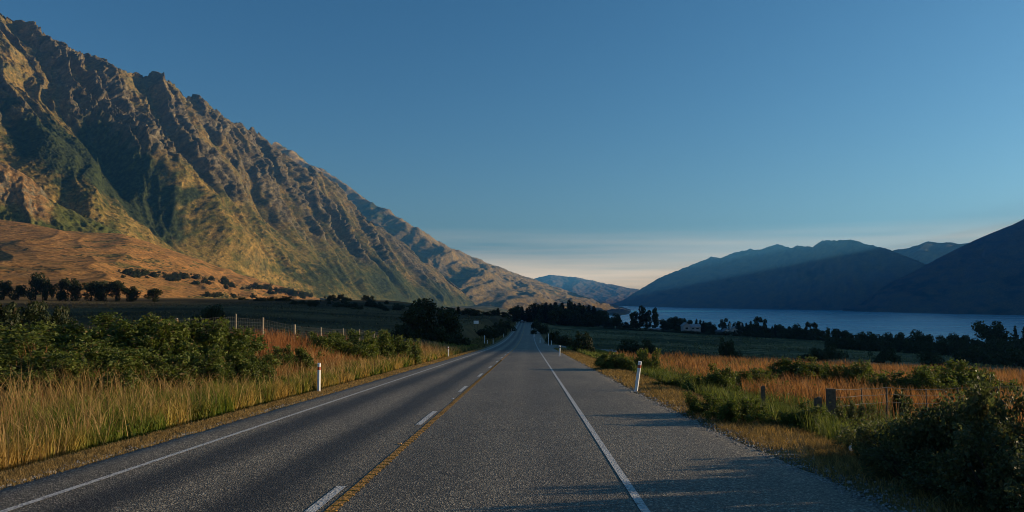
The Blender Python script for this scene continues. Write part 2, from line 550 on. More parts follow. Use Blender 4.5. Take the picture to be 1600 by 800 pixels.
def patch(rails, nu, rows, smooths):
    """rails: list of (pts, keys) from foot up over the ridge; rows: quads between successive rails.
    returns P (nv,nu,3) and a rail parameter V (nv)"""
    kq = np.linspace(0, 1, nu)
    L_ = [resample([P_(p) for p in pts], keys, kq, s) for (pts, keys), s in zip(rails, smooths)]
    out = []; par = []
    for i in range(len(L_) - 1):
        n = rows[i]
        for j in range(n + (1 if i == len(L_) - 2 else 0)):
            t = j / n
            out.append((L_[i] * (1 - t) + L_[i + 1] * t)); par.append(i + t)
    Pm = np.array(out)
    return Pm, np.array(par)


def smooth_rows(Pm, n):
    """soften the folds where rails meet (in the row direction)"""
    ker = np.hanning(2 * n + 3)[1:-1]; ker /= ker.sum()
    pad = np.concatenate([np.repeat(Pm[:1], n, 0), Pm, np.repeat(Pm[-1:], n, 0)])
    out = sum(k * pad[i:i + len(Pm)] for i, k in enumerate(ker))
    return out


def normals(Pm):
    du = np.gradient(Pm, axis=1); dv = np.gradient(Pm, axis=0)
    n = np.cross(du, dv); n /= (np.linalg.norm(n, axis=-1, keepdims=True) + 1e-9)
    return n * np.sign(n[..., 2:3] + 1e-9)


def keyed(pts, keypx, lo, hi):
    return pts, [(k - lo) / (hi - lo) for k in keypx]


M_MTN = terrain_mat('mountain_side', .08, .33, 4.0, .75, .36, 1.62)
M_FAR = terrain_mat('far_mountain_side', .012, .05, 10.0, .4, .7, 1.3)
OCH = np.array((.225, .150, .045)); ROCK = np.array((.088, .075, .050)); SCRUB = np.array((.027, .035, .014)); GREEN = np.array((.052, .064, .019)); PALE = np.array((.33, .21, .085))

# --- the near range on the left
rk = [-520, -200, 0, 30, 60, 100, 150, 180, 240, 265, 300, 330, 345, 400, 430, 470, 485, 510, 545, 600, 650, 690, 720, 757, 790]
rp = [-20, 0, 20, 35, 50, 72, 100, 113, 117, 130, 158, 168, 185, 205, 235, 262, 261, 285, 318, 362, 400, 430, 453, 479, 484]
rdp = np.interp(rk, [-520, 0, 200, 345, 510, 690, 790], [2400, 2700, 3000, 3400, 4000, 4750, 5100])
ridge = keyed([(a, b_, d) for a, b_, d in zip(rk, rp, rdp)], rk, -520, 790)
ck = [-520, -200, 0, 110, 200, 345, 430, 510, 600, 690, 757, 790]
mid = keyed([(-420, 60, 1950), (-100, 150, 2050), (130, 215, 2200), (220, 232, 2350), (300, 282, 2500), (430, 338, 2950), (520, 380, 3350), (590, 408, 3700), (660, 436, 4200), (715, 459, 4620), (762, 481, 5000), (795, 486, 5100)], ck, -520, 790)
low = keyed([(-410, 250, 1550), (-80, 280, 1700), (170, 318, 1850), (280, 345, 2050), (370, 384, 2280), (492, 420, 2750), (568, 440, 3200), (628, 450, 3600), (690, 462, 4100), (728, 473, 4580), (764, 484, 4960), (797, 489, 5050)], ck, -520, 790)
foot = keyed([(-400, 400, 1250), (-60, 372, 1450), (200, 400, 1600), (330, 437, 1850), (420, 457, 2100), (540, 472, 2600), (600, 479, 3050), (650, 483, 3450), (705, 485, 3950), (738, 487, 4500), (768, 490, 4880), (800, 492, 4990)], ck, -520, 790)
bp = [U(a, b_, d) for a, b_, d in zip(rk, rp, rdp)]
back = ([('w', p[0] - 500, p[1] + 650, p[2] * .45 - 20) for p in bp], ridge[1])
NU = 1000
Pm, par = patch([foot, low, mid, ridge, back], NU, [80, 110, 190, 30], [14, 14, 10, 0, 0])
rowid = np.arange(len(par))
crest_row = 80 + 110 + 190
ridge_keep = Pm[crest_row].copy()
Ps = smooth_rows(Pm, 14)
wk = np.exp(-((rowid - crest_row) / 10.0) ** 2)[:, None, None]
Pm = Ps * (1 - wk) + Pm * wk
N = normals(Pm)
s_ = np.cumsum(np.linalg.norm(np.diff(ridge_keep, axis=0), axis=1)); s_ = np.concatenate([[0], s_])
S = np.broadcast_to(s_[None], Pm.shape[:2])
tl = np.concatenate([np.zeros((1, NU)), np.cumsum(np.linalg.norm(np.diff(Pm, axis=0), axis=-1), axis=0)])
PXu = np.broadcast_to((-520 + 1310 * np.linspace(0, 1, NU))[None], S.shape)
VV = np.broadcast_to(par[:, None], S.shape)
wx = 90 * fbm(S / 420, tl / 420, 3, 101); wy = 90 * fbm(S / 420 + 40, tl / 420, 3, 111)
fade = (1 - .75 * sst(520, 760, PXu))
foot_f = sst(.15, .9, VV)
rock = sst(1.55, 2.25, VV + .55 * fbm(S / 300, tl / 300, 4, 61) + .12) * (1 - .6 * sst(560, 700, PXu)) * (1 - sst(3.2, 3.6, VV))
chute = sst(.06, .30, fbm((S + wx) / 150, (tl + wy) / 950 + 7.7, 3, 63))
rock = rock * (1 - .7 * chute)
# buttresses and gullies run down the fall line, crags break them up
rib1 = ridged((S + wx * 1.1) / 250, (tl + wy) / 2400 + 3.3, 3, 71, .5) - .5
rib2 = ridged((S + wx * .9) / 112, (tl + wy) / 1000, 3, 81, .5) - .5
rib3 = ridged((S + wx * .45 + 14 * fbm(S / 60, tl / 60, 3, 83)) / 46, (tl + wy * .5) / 270, 4, 87, .55) - .5
crest = sst(-.25, .25, rib1 + .5 * rib2)
def blk(S, tl, lam, asp, seed):
    """broken rock: every cell of a jittered lattice juts out by its own amount and leans its own way"""
    x = (S + 14 * fbm(S / lam, tl / lam, 3, seed)) / lam; y = (tl + .35 * S + 14 * fbm(S / lam + 9, tl / lam, 3, seed + 1)) / (lam * asp)
    ix = np.floor(x); iy = np.floor(y); best = np.full(x.shape, 9.0); val = np.zeros(x.shape)
    o = np.zeros_like(ix)
    for dx in (-1, 0, 1):
        for dy in (-1, 0, 1):
            h1 = _hash(ix + dx, iy + dy, o, seed + 11) / 4294967296.0; h2 = _hash(ix + dx, iy + dy, o, seed + 12) / 4294967296.0
            h3 = _hash(ix + dx, iy + dy, o, seed + 13) / 4294967296.0; h4 = _hash(ix + dx, iy + dy, o, seed + 14) / 4294967296.0
            ex = x - (ix + dx + h1); ey = y - (iy + dy + h2); d = ex * ex + ey * ey
            v = (h3 - .5) + (h4 - .5) * 1.2 * ex - .5 * ey
            k = d < best; best = np.where(k, d, best); val = np.where(k, v, val)
    return val


cg2 = ridged((S + wx * .3) / 48, (tl + wy * .3) / 66, 5, 95, .6) - .45
def _g(c, w): return np.exp(-((PXu - c) / w) ** 2)
dn = np.clip(2.0 - VV, -1.2, 2)
macro = 1.0 * _g(112 + 56 * dn, 40) - .75 * _g(40 + 44 * dn, 44) + .5 * _g(-70 + 30 * dn, 45) - .45 * _g(196 + 10 * dn, 24) * sst(1.9, 2.5, VV) + .45 * _g(318 + 20 * dn, 30) - .3 * _g(372 + 14 * dn, 24)
macro = macro * (.12 + .88 * sst(2.3, 1.6, VV)) * sst(3.0, 2.6, VV) * sst(.1, .8, VV)
near_ridge = 1 - .55 * np.exp(-((rowid - crest_row) / 14.0) ** 2)[:, None]
up = sst(.9, 2.0, VV)
disp = 66 * macro * near_ridge + fade * foot_f * near_ridge * ((55 + 50 * up) * rib1 + (14 + 46 * rock) * rib2 + (3 + 26 * rock * (.45 + .55 * crest)) * rib3
       + rock * crest * (13 * cg2 + 17 * blk(S, tl, 40, 2.2, 7) + 8 * blk(S, tl, 17, 1.8, 9)) + (1 - rock) * (5 * fbm(S / 45, tl / 110, 5, 141) + 7 * cg2 * sst(-.2, .3, fbm(S / 120, tl / 200, 3, 143))))
Dir = N * np.array([1, 1, .75])
Pd = Pm + Dir * disp[..., None]
# small saw-teeth on the skyline itself
Pd[..., 2] += (np.exp(-((rowid - crest_row) / 9.0) ** 2)[:, None]) * fade * (15 * (ridged(S / 75, S * 0 + 3, 5, 151) - .45) + 14 * blk(S, S * 0 + tl[crest_row].mean(), 34, 1.0, 153))
N2 = normals(Pd)
steep = 1 - N2[..., 2]
nz = fbm(S / 45, tl / 45, 5, 161); nzl = fbm(S / 260, tl / 260, 4, 171); nzs = fbm(S / 14, tl / 14, 4, 181)
rockc = np.clip(rock * (.25 + .6 * crest) + sst(.45, .75, steep + .25 * nz) * (.25 + .75 * rock), 0, 1)
grass = mixc(OCH, OCH * np.array((.42, .58, .50)), np.clip(.5 + 1.5 * nz + .7 * nzl + .5 * nzs, 0, 1))
lowgreen = sst(210, 480, PXu) * sst(2.4, 1.2, VV)
grass = grass * (1 - (.88 * lowgreen)[..., None]) + GREEN * (.88 * lowgreen)[..., None]
rockm = mixc(ROCK * .5, ROCK * 1.6, np.clip(.5 + 1.3 * nz + .9 * nzs, 0, 1))
rockm = mixc(rockm, OCH * .75, sst(.05, .5, nzl + .5 * nz) * .6)
colm = grass * (1 - rockc[..., None]) + rockm * rockc[..., None]
# native bush: a big dark stand under the left crags and patches lower down
forest = sst(.3, .7, np.exp(-((PXu + 40) / 100) ** 2 - ((VV - 1.55) / .5) ** 2) * 1.2 + 1.25 * np.exp(-((PXu - 50 - 30 * (2 - VV)) / 42) ** 2 - ((VV - 1.25) / .75) ** 2) + .55 * nzl + .4 * nz)
patchy = sst(.10, .40, nzl * 1.1 + .6 * nz + .42 * lowgreen - .12) * sst(2.6, 1.9, VV)
scr = np.clip(forest + .85 * patchy, 0, 1)
sc_c = mixc(SCRUB * .7, SCRUB * 1.6, np.clip(.5 + 1.6 * nzs, 0, 1))
colm = colm * (1 - scr[..., None]) + sc_c * scr[..., None]
spots = sst(.20, .32, fbm(S / 12, tl / 14, 3, 195) + .25 * nzl) * (1 - rockc) * (1 - scr)
colm = colm * (1 - (.8 * spots)[..., None]) + (SCRUB * 1.1) * (.8 * spots)[..., None]
Pd += N * (spots * 3.0)[..., None]
Pd += N * (scr * (3.5 * np.abs(fbm(S / 9, tl / 9, 3, 191)) * 2))[..., None]
mt = link('mountain', mesh('mountain', Pd.reshape(-1, 3), grid_faces(*Pd.shape[1::-1]), [M_MTN], colm.reshape(-1, 3)))
tag(mt, kind='structure')


def simple_range(rails, nu, rows, smooths, seed, amp, lam, colf, mat, crest, name='mountain', srow=8, saw=0.0, fine=.3, oct=5, calm=None):
    Pm, par = patch(rails, nu, rows, smooths)
    rid = np.arange(len(par))
    Ps = smooth_rows(Pm, srow)
    wk = np.exp(-((rid - crest) / (srow * .6)) ** 2)[:, None, None]
    Pm = Ps * (1 - wk) + Pm * wk
    N = normals(Pm)
    s_ = np.concatenate([[0], np.cumsum(np.linalg.norm(np.diff(Pm[crest], axis=0), axis=1))])
    S = np.broadcast_to(s_[None], Pm.shape[:2])
    tl = np.concatenate([np.zeros((1, nu)), np.cumsum(np.linalg.norm(np.diff(Pm, axis=0), axis=-1), axis=0)])
    wx = .5 * lam * fbm(S / (2 * lam), tl / (2 * lam), 3, seed)
    a = ridged((S + wx) / lam, (tl + wx) / (2.6 * lam), oct, seed + 3) - .5
    c2 = ridged((S + wx) / (lam * .3), (tl) / (lam * .45), 5, seed + 9) - .5
    ff = sst(0, .35, np.broadcast_to(par[:, None], S.shape))
    nr = 1 - .7 * np.exp(-((rid - crest) / 8.0) ** 2)[:, None]
    if calm: nr = nr * np.where(Pm[..., 1] < calm, sst(.995, .8, np.broadcast_to(par[:, None], S.shape)), 1)
    Pd = Pm + N * ((amp * a + fine * amp * c2) * ff * nr)[..., None]
    if saw: Pd[..., 2] += (np.exp(-((rid - crest) / 6.0) ** 2)[:, None]) * saw * (ridged(S / (lam * .35), S * 0 + 3, 4, seed + 20) - .45)
    V = np.broadcast_to(par[:, None], S.shape)
    st = 1 - normals(Pd)[..., 2]
    col = colf(S, tl, V, st, Pd)
    return tag(link(name, mesh(name, Pd.reshape(-1, 3), grid_faces(*Pd.shape[1::-1]), [mat], col.reshape(-1, 3))), kind='structure')


def tussock(S, tl, V, st, P, lam=120.0, g=.35):
    n = fbm(S / lam, tl / lam, 5, 301); m = fbm(S / (4 * lam), tl / (4 * lam), 4, 311)
    c = mixc(OCH * .8, ROCK * 1.2, np.clip(.5 + 1.3 * n, 0, 1))
    c = mixc(c, SCRUB * 1.4, sst(.0, .45, m + .6 * n + g - .35))
    return c


# --- the second range behind it: a spur with its left flank turned from the sun
k2 = [440, 560, 600, 650, 700, 760, 810, 850, 900, 955, 990]
sky2 = keyed([(440, 230, 7310), (560, 303, 6970), (600, 330, 6970), (650, 370, 7055), (700, 388, 7140), (760, 410, 7310), (810, 429, 7395), (850, 442, 7480), (900, 460, 7565), (955, 478, 7650), (990, 487, 7650)], k2, 440, 990)
spur = keyed([(430, 222, 7055), (555, 302, 6672), (590, 318, 6375), (640, 352, 6035), (690, 385, 5780), (735, 418, 5525), (775, 440, 5312), (815, 458, 5100), (870, 474, 4930), (940, 482, 4845), (980, 494, 4850)], k2, 440, 990)
ft2 = keyed([(200, 420, 5780), (330, 445, 5525), (420, 460, 5270), (500, 470, 5100), (580, 476, 4930), (650, 480, 4760), (710, 483, 4632), (760, 485, 4548), (830, 491, 4462), (900, 494, 4420), (965, 498, 4420)], k2, 440, 990)
bk2 = ([('w', U(*p)[0] + 0, U(*p)[1] + 1200, -95) for p in sky2[0]], sky2[1])
simple_range([ft2, spur, sky2, bk2], 420, [110, 130, 12], [10, 8, 0, 0], 401, 60, 420, lambda *a: tussock(*a, lam=90.0, g=.22) * 1.35, M_MTN, 240, srow=6, saw=10)

# --- the far ridge at the head of the lake
k3 = [760, 800, 845, 860, 900, 940, 985, 1010, 1080]
sk3 = keyed([(760, 455, 15621), (800, 445, 15621), (845, 433, 15621), (860, 430, 15621), (900, 433, 15621), (940, 442, 15621), (985, 450, 15621), (1010, 453, 15621), (1080, 472, 15621)], k3, 760, 1080)
ft3 = ([(x, 476.5, 13300) for x in k3], sk3[1])
bk3 = ([('w', U(*p)[0], 16600, -95) for p in sk3[0]], sk3[1])
simple_range([ft3, sk3, bk3], 260, [90, 8], [0, 0, 0], 501, 70, 600, lambda *a: tussock(*a, lam=200.0, g=.1), M_FAR, 90, srow=4, saw=12)

# --- across the lake: long blue mountain, its back ridge, and the dark near flank
k4 = [950, 972, 1000, 1030, 1065, 1100, 1112, 1125, 1145, 1172, 1185, 1215, 1237, 1245, 1270, 1285, 1330, 1360, 1390, 1440, 1520]
p4 = [478, 470, 453, 434, 420, 407, 401, 404, 396, 389, 391, 382, 388, 384, 386, 376, 375, 383, 391, 410, 440]
d4 = np.interp(k4, [950, 1100, 1215, 1330, 1520], [12300, 11000, 9600, 7750, 6500])
sk4 = keyed([(a, b_, d) for a, b_, d in zip(k4, p4, d4)], k4, 950, 1520)
ft4 = keyed([(948, 477.6, 11550), (980, 479.5, 10800), (1100, 483, 8400), (1200, 487, 7425), (1345, 492, 6550), (1400, 495, 6350), (1500, 498, 5950)], [950, 985, 1100, 1200, 1330, 1400, 1520], 950, 1520)
bk4 = ([('w', U(*p)[0] + 500, U(*p)[1] + 1500, -95) for p in sk4[0]], sk4[1])
dk = lambda S, tl, V, st, P: tussock(S, tl, V, st, P, 200.0, .15) * np.array((.8, 1.15, 1.2))  # blue-green tint puts part of the haze into the slope colour
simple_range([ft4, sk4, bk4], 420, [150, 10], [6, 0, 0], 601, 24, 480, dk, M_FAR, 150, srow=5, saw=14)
k5 = [1330, 1390, 1425, 1450, 1470, 1485, 1500, 1520, 1560, 1640]
p5 = [420, 393, 386, 378, 380, 379, 382, 378, 366, 340]
sk5 = keyed([(a, b_, 9000) for a, b_ in zip(k5, p5)], k5, 1330, 1640)
ft5 = ([(a - 130, 478, 8100) for a in k5], sk5[1])
bk5 = ([('w', U(*p)[0] + 300, 10500, -95) for p in sk5[0]], sk5[1])
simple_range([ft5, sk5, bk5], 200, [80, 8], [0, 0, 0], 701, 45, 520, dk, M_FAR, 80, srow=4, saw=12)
def YS(y): return y + 3000 * math.tan(R(90 - SUN_AZ))     # where the ridge stands that throws its shadow on the road at y
sk6 = [(1318, 484, 6600), (1345, 474, 6570), (1390, 442, 6555), (1430, 423, 6540), (1465, 404, 6525), (1520, 377, 6495), (1545, 366, 6480), (1580, 352, 6465), (1600, 342, 6450),
       ('w', 3900, 5600, 640), ('w', 3500, 4400, 600), ('w', 3100, 3200, 588), ('w', 3000, 2300, 585), ('w', 3000, 1500, 598), ('w', 3000, YS(260), 610), ('w', 3000, YS(140), 604), ('w', 3000, YS(99), 582), ('w', 3000, YS(84), 553.5), ('w', 3000, YS(51), 550.5), ('w', 3000, YS(12), 545), ('w', 3000, YS(-80), 525), ('w', 3000, 300, 430), ('w', 2900, -800, 250)]  # out-of-view ridge, heights shaped to shade the valley but spare the near road
l6 = np.concatenate([[0], np.cumsum([np.linalg.norm(P_(a) - P_(b_)) for a, b_ in zip(sk6[1:], sk6[:-1])])]); l6 /= l6[-1]
ft6 = [(1316, 486.3, 6375), (1345, 487.3, 6000), (1400, 489.5, 5580), (1500, 492, 5025), (1600, 494.5, 4620), ('w', 2300, 3300, -95), ('w', 2000, 1500, -95), ('w', 2000, 400, -95), ('w', 1900, -900, -95)]
fk6 = [0, l6[1], l6[2] + .02, l6[5], l6[8], l6[11], l6[13], l6[18], 1]
bk6 = [('w', P_(p)[0] + 900, P_(p)[1] + 100, -95) for p in sk6]
dk2 = lambda S, tl, V, st, P: tussock(S, tl, V, st, P, 130.0, .3) * np.array((.75, 1.0, 1.05))  # red held down, putting some haze blue into the slope colour
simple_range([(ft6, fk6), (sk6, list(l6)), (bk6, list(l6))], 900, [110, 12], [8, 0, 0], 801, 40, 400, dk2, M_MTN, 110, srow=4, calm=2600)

# --- sunlit orange foothills and the rocky knoll behind them, left
k7 = [-300, 0, 60, 100, 190, 230, 270, 330, 400, 460, 500]
cr7 = keyed([(-300, 300, 1350), (0, 342, 1350), (60, 353, 1350), (100, 362, 1370), (190, 364, 1430), (230, 377, 1470), (270, 391, 1500), (330, 413, 1620), (400, 437, 1800), (460, 455, 2000), (500, 466, 2150)], k7, -300, 500)
md7 = keyed([(-300, 400, 950), (0, 398, 950), (80, 401, 960), (130, 404, 980), (210, 410, 1060), (250, 416, 1110), (290, 423, 1180), (345, 434, 1330), (410, 450, 1560), (465, 463, 1800), (505, 472, 2000)], k7, -300, 500)
ft7 = keyed([(-300, 470, 520), (0, 470, 520), (120, 470, 540), (180, 471, 600), (260, 472, 720), (290, 472, 800), (330, 473, 900), (370, 474, 1050), (425, 475, 1300), (470, 478, 1600), (510, 480, 1850)], k7, -300, 500)
bk7 = ([('w', U(*p)[0] - 60, U(*p)[1] + 260, U(*p)[2] - 30) for p in cr7[0]], cr7[1])


def fancol(S, tl, V, st, P):
    n = fbm(S / 60, tl / 25, 5, 321); m = fbm(S / 160, tl / 60, 4, 331); f = fbm(S / 12, tl / 12, 3, 341)
    c = mixc((.33, .165, .05), (.24, .135, .05), np.clip(.5 + 1.4 * n, 0, 1))
    c = mixc(c, (.15, .12, .04), sst(.1, .5, m + .5 * n) * .8)
    c = mixc(c, (.10, .10, .03), sst(.15, .5, fbm(S / 90, tl / 40, 4, 345)) * .6)
    return mixc(c, SCRUB * 1.1, sst(.16, .26, f * .75 + .6 * m - .03) * .9)


simple_range([ft7, md7, cr7, bk7], 520, [70, 80, 20], [10, 10, 4, 4], 901, 12, 210, fancol, M_MTN, 150, name='foothill', srow=12, fine=.06, oct=2)
k8 = [-260, -120, -40, 0, 28, 50, 66, 74, 120, 185, 240]
cr8 = keyed([(-260, 150, 1560), (-120, 205, 1560), (-40, 236, 1560), (0, 253, 1560), (28, 268, 1560), (50, 281, 1560), (66, 294, 1560), (74, 312, 1570), (120, 334, 1590), (185, 362, 1640), (240, 392, 1690)], k8, -260, 240)
ft8 = keyed([(-260, 420, 1380), (-120, 420, 1380), (-40, 400, 1380), (0, 400, 1385), (28, 400, 1390), (50, 400, 1390), (66, 400, 1400), (90, 400, 1400), (140, 400, 1430), (200, 405, 1480), (250, 415, 1540)], k8, -260, 240)
bk8 = ([('w', U(*p)[0] - 80, U(*p)[1] + 200, U(*p)[2] - 120) for p in cr8[0]], cr8[1])


def knollcol(S, tl, V, st, P):
    n = fbm(S / 20, tl / 20, 5, 351); m = fbm(S / 70, tl / 70, 4, 361)
    c = mixc((.27, .15, .055), (.20, .13, .055), np.clip(.5 + 1.3 * n, 0, 1))
    c = mixc(c, ROCK * 1.4, sst(.28, .5, st + .25 * n))
    pxk = (P[..., 0] - CAMX) / P[..., 1] * F + 827
    low_ = np.maximum(sst(.62, .45, V + .15 * m), sst(52, 78, pxk + 14 * n))
    return mixc(c, mixc((.058, .072, .018), (.105, .095, .028), np.clip(.5 + m, 0, 1)), low_)


simple_range([ft8, cr8, bk8], 260, [90, 16], [4, 2, 2], 951, 16, 70, knollcol, M_MTN, 90, name='knoll', srow=6, saw=5)


# ------------------------------------------------------------------ vegetation
def leaf_quads(rng, P, N, size, asp=.45, col=None):
    """diamond leaves at P facing N"""
    n = len(P)
    r = rng.normal(size=(n, 3)); a = np.cross(N, r); a /= np.linalg.norm(a, axis=1, keepdims=True) + 1e-9
    b_ = np.cross(N, a); s_ = (size * rng.uniform(.6, 1.35, n))[:, None]
    N = N / (np.linalg.norm(N, axis=1, keepdims=True) + 1e-9)
    V = np.stack([P - a * s_ * .5, P + b_ * s_ * asp * .5 + N * s_ * .06, P + a * s_ * .5 - N * s_ * .1, P - b_ * s_ * asp * .5 + N * s_ * .06], 1).reshape(-1, 3)
    return V, np.arange(4 * n).reshape(-1, 4), np.repeat(col, 4, 0)


def blob_points(rng, cs, rs, n, shell=.62, squash=(1, 1, 1)):
    cs = np.array(cs, float); rs = np.array(rs, float)
    k = rng.choice(len(cs), n, p=rs ** 2 / (rs ** 2).sum())
    d = rng.normal(size=(n, 3)); d /= np.linalg.norm(d, axis=1, keepdims=True)
    u = shell + (1 - shell) * rng.random(n) ** .6
    u *= 1 + .22 * np.sin(d[:, 0] * 7 + k) * np.sin(d[:, 1] * 6 + 2 * k) * np.cos(d[:, 2] * 5)
    P = cs[k] + d * (rs[k] * u)[:, None] * np.array(squash)
    return P, d, k


def leafcol(rng, n, ca, cb, k=None):
    t = rng.random(n) * .75
    if k is not None: t = t + .35 * ((k * 37 % 11) / 11.0)
    c = mixc(ca, cb, np.clip(t, 0, 1)) * rng.uniform(.7, 1.3, (n, 1))
    return np.where(rng.random((n, 1)) < .06, np.array((.15, .11, .045)) * max(.35, min(1, cb[1] * 8)), c)


DG, DG2 = (.017, .026, .010), (.040, .053, .018)
PINE, PINE2 = (.010, .017, .009), (.022, .032, .014)


def tree_template(kind, seed, n=2600):
    """unit-height trunk (with limbs) and crown meshes"""
    rng = np.random.default_rng(seed); t = MB()
    if kind == 'pine':
        t.tube([(0, 0, -.04), (.004, 0, .45), (0, .004, .97)], [.022, .014, .003], 6)
        P = []; N = []
        lv = 17
        for i in range(lv):
            z = .10 + .86 * i / lv; rad = (.25 * (1 - z) ** .8 + .012) * rng.uniform(.75, 1.2)
            nb = 7
            for j in range(nb):
                a = 2 * math.pi * (j / nb) + rng.uniform(-.4, .4) + i; rr = rad * rng.uniform(.6, 1.2)
                e = np.array([math.cos(a) * rr, math.sin(a) * rr, z - .14 * rr - .01])
                if i % 3 == 0 and j % 2 == 0: t.tube([(0, 0, z), e], [.006, .001], 4, cap=False)
                m = max(4, int(n / lv / nb * (rr / .14)))
                u = rng.random(m) ** .7
                P.append(np.outer(u, e - (0, 0, z)) + (0, 0, z) + rng.normal(size=(m, 3)) * (.018, .018, .012)); N.append(rng.normal(size=(m, 3)) + (0, 0, .8))
        P = np.concatenate(P); N = np.concatenate(N); col = leafcol(rng, len(P), PINE, PINE2); sz = .055; asp = .35
    else:
        if kind == 'round':
            nb = 15; cs = [(rng.normal() * .15, rng.normal() * .15, rng.uniform(.14, .8)) for _ in range(nb)]; rs = rng.uniform(.13, .23, nb)
            cs = [(c[0] * (1.5 - c[2]) * 1.15, c[1] * (1.5 - c[2]) * 1.15, c[2]) for c in cs]
            ca, cb = DG, DG2
        elif kind == 'gum':
            nb = 18; cs = [(rng.normal() * .13, rng.normal() * .13, rng.uniform(.1, .92)) for _ in range(nb)]; rs = rng.uniform(.07, .15, nb)
            ca, cb = (.020, .032, .018), (.044, .058, .028)
        elif kind == 'poplar':
            nb = 12; cs = [(rng.normal() * .025, rng.normal() * .025, .14 + .76 * i / nb) for i in range(nb)]; rs = [.085 * math.sin(math.pi * (.15 + .8 * i / nb)) + .03 for i in range(nb)]
            ca, cb = (.03, .045, .014), (.06, .08, .025)
        else:   # bush: leafy to the ground
            nb = 14; cs = [(rng.normal() * .32, rng.normal() * .32, rng.uniform(.12, .62)) for _ in range(nb)]; rs = rng.uniform(.18, .34, nb)
            ca, cb = DG, DG2
        cs = np.array(cs); rs = np.array(rs)
        top = (cs[:, 2] + rs).max(); cs[:, 2] *= .99 / top; 
        P, N, k = blob_points(rng, cs, rs, n, .55)
        N = N + rng.normal(size=N.shape) * .7
        P[:, 2] = np.abs(P[:, 2] - .01) + .01
        col = leafcol(rng, n, ca, cb, k); sz = {'gum': .05, 'poplar': .04, 'bush': .085}.get(kind, .055); asp = .6
        if kind != 'bush':
            t.tube([(0, 0, -.04), (.008, .004, .2), (.0, .01, .55)], [.03, .022, .010], 7)
        else:
            t.tube([(0, 0, -.05), (.02, 0, .2)], [.03, .015], 5)
        for c in cs[::2]: t.tube([(0, 0, min(.3, .35 * c[2] + .02)), c * (.5, .5, .75) + (0, 0, .02), c], [.013, .008, .003], 4, cap=False)
    V, Fq, cc = leaf_quads(rng, P, N, sz, asp, col)
    return t.me('trunk', M_BARK, True), mesh('crown', V, [Fq], [M_LEAF], cc, smooth=False)


TPL = {}
for kd, m, n in (('pine', 3, 2600), ('round', 4, 3000), ('gum', 3, 2800), ('poplar', 2, 2000), ('bush', 4, 2400)):
    TPL[kd] = [tree_template(kd, 1000 + 31 * i + len(kd) * 7, n) for i in range(m)]
NAME = {'pine': ('pine_tree', 'pine'), 'round': ('broadleaf_tree', 'tree'), 'gum': ('gum_tree', 'tree'), 'poplar': ('poplar_tree', 'poplar'), 'bush': ('shrub', 'shrub')}
from mathutils.bvhtree import BVHTree
_bv = []
for nm in ('ground', 'foothill', 'mountain', 'knoll'):
    me = bpy.data.objects[nm].data
    vs = np.empty(len(me.vertices) * 3, np.float32); me.vertices.foreach_get('co', vs)
    lp = np.empty(len(me.loops), np.int32); me.loops.foreach_get('vertex_index', lp)
    if nm == 'mountain': continue
    _bv.append(BVHTree.FromPolygons(vs.reshape(-1, 3).tolist(), lp.reshape(-1, 4).tolist()))


def hit(px, py):
    d = Vector(ray(px, py)).normalized(); best = None
    for t in _bv:
        p = t.ray_cast(Vector((CAMX, 0, 0)), d)
        if p[0] is not None and (best is None or p[3] < best[1]): best = (p[0], p[3])
    return None if best is None else best[0]


def surf(x, y):
    """highest of ground / foothill at x, y"""
    z = -1e9
    for t in _bv:
        p = t.ray_cast(Vector((x, y, 3000)), Vector((0, 0, -1)))
        if p[0] is not None: z = max(z, p[0].z)
    return z


rnd = random.Random(7)


def plant_at(loc, H, W, kind, label, group=None, var=None):
    nm, cat = NAME[kind]
    tr, cr_ = TPL[kind][rnd.randrange(len(TPL[kind])) if var is None else var]
    e = thing(nm, label, cat, loc, rnd.uniform(0, 6.28), group)
    base = {'pine': .5, 'round': .75, 'gum': .62, 'poplar': .24, 'bush': 1.5}[kind]
    e.scale = (W / base, W / base, H)
    link('trunk', tr, e); link('crown', cr_, e)
    return e


def tree(px, top, d, kind, label, group=None, wpx=None, sink=.15):
    x = U(px, top, d)[0]; z = surf(x, d)
    H = max(1.0, U(px, top, d)[2] - z)
    base = {'pine': .52, 'round': .85, 'gum': .6, 'poplar': .24, 'bush': 1.5}[kind]
    W = H * base if wpx is None else wpx * d / F
    return plant_at((x, d, z - sink), H + sink, W, kind, label, group)


# forest where the road leaves the flat
g = 'dark trees at the far end of the road'
for px, top, k, d in [(792, 488, 'round', 520), (802, 486, 'round', 700), (812, 489, 'round', 720), (822, 488, 'round', 740), (832, 484, 'round', 760), (838, 483, 'pine', 520), (848, 476, 'pine', 500),
                      (853, 479, 'round', 480), (858, 474, 'pine', 505), (868, 470, 'pine', 500), (873, 475, 'round', 470), (878, 471, 'pine', 500), (893, 474, 'pine', 490), (898, 472, 'pine', 495), (905, 471, 'pine', 500),
                      (912, 476, 'pine', 480), (920, 474, 'pine', 495), (928, 476, 'pine', 480), (935, 484, 'round', 470), (884, 480, 'round', 460), (865, 484, 'round', 450), (843, 490, 'round', 460), (902, 484, 'round', 455), (918, 486, 'round', 455)]:
    tree(px, top, d, k, 'dark pine in the forest right of where the road ends' if k == 'pine' else 'dark bushy tree in the forest where the road ends', g)
tree(888, 468, 475, 'gum', 'tallest broad crown standing above the forest right of the road end', wpx=16)
tree(809, 476, 640, 'poplar', 'pale green poplar at the brow of the road, left one', wpx=7)
tree(815, 478, 640, 'poplar', 'pale green poplar at the brow of the road, right one', wpx=6)
tree(943, 484, 455, 'round', 'round tree at the right edge of the forest, just before the lake', wpx=16)
tree(950, 491, 450, 'round', 'small low tree between the forest edge and the lone round tree')
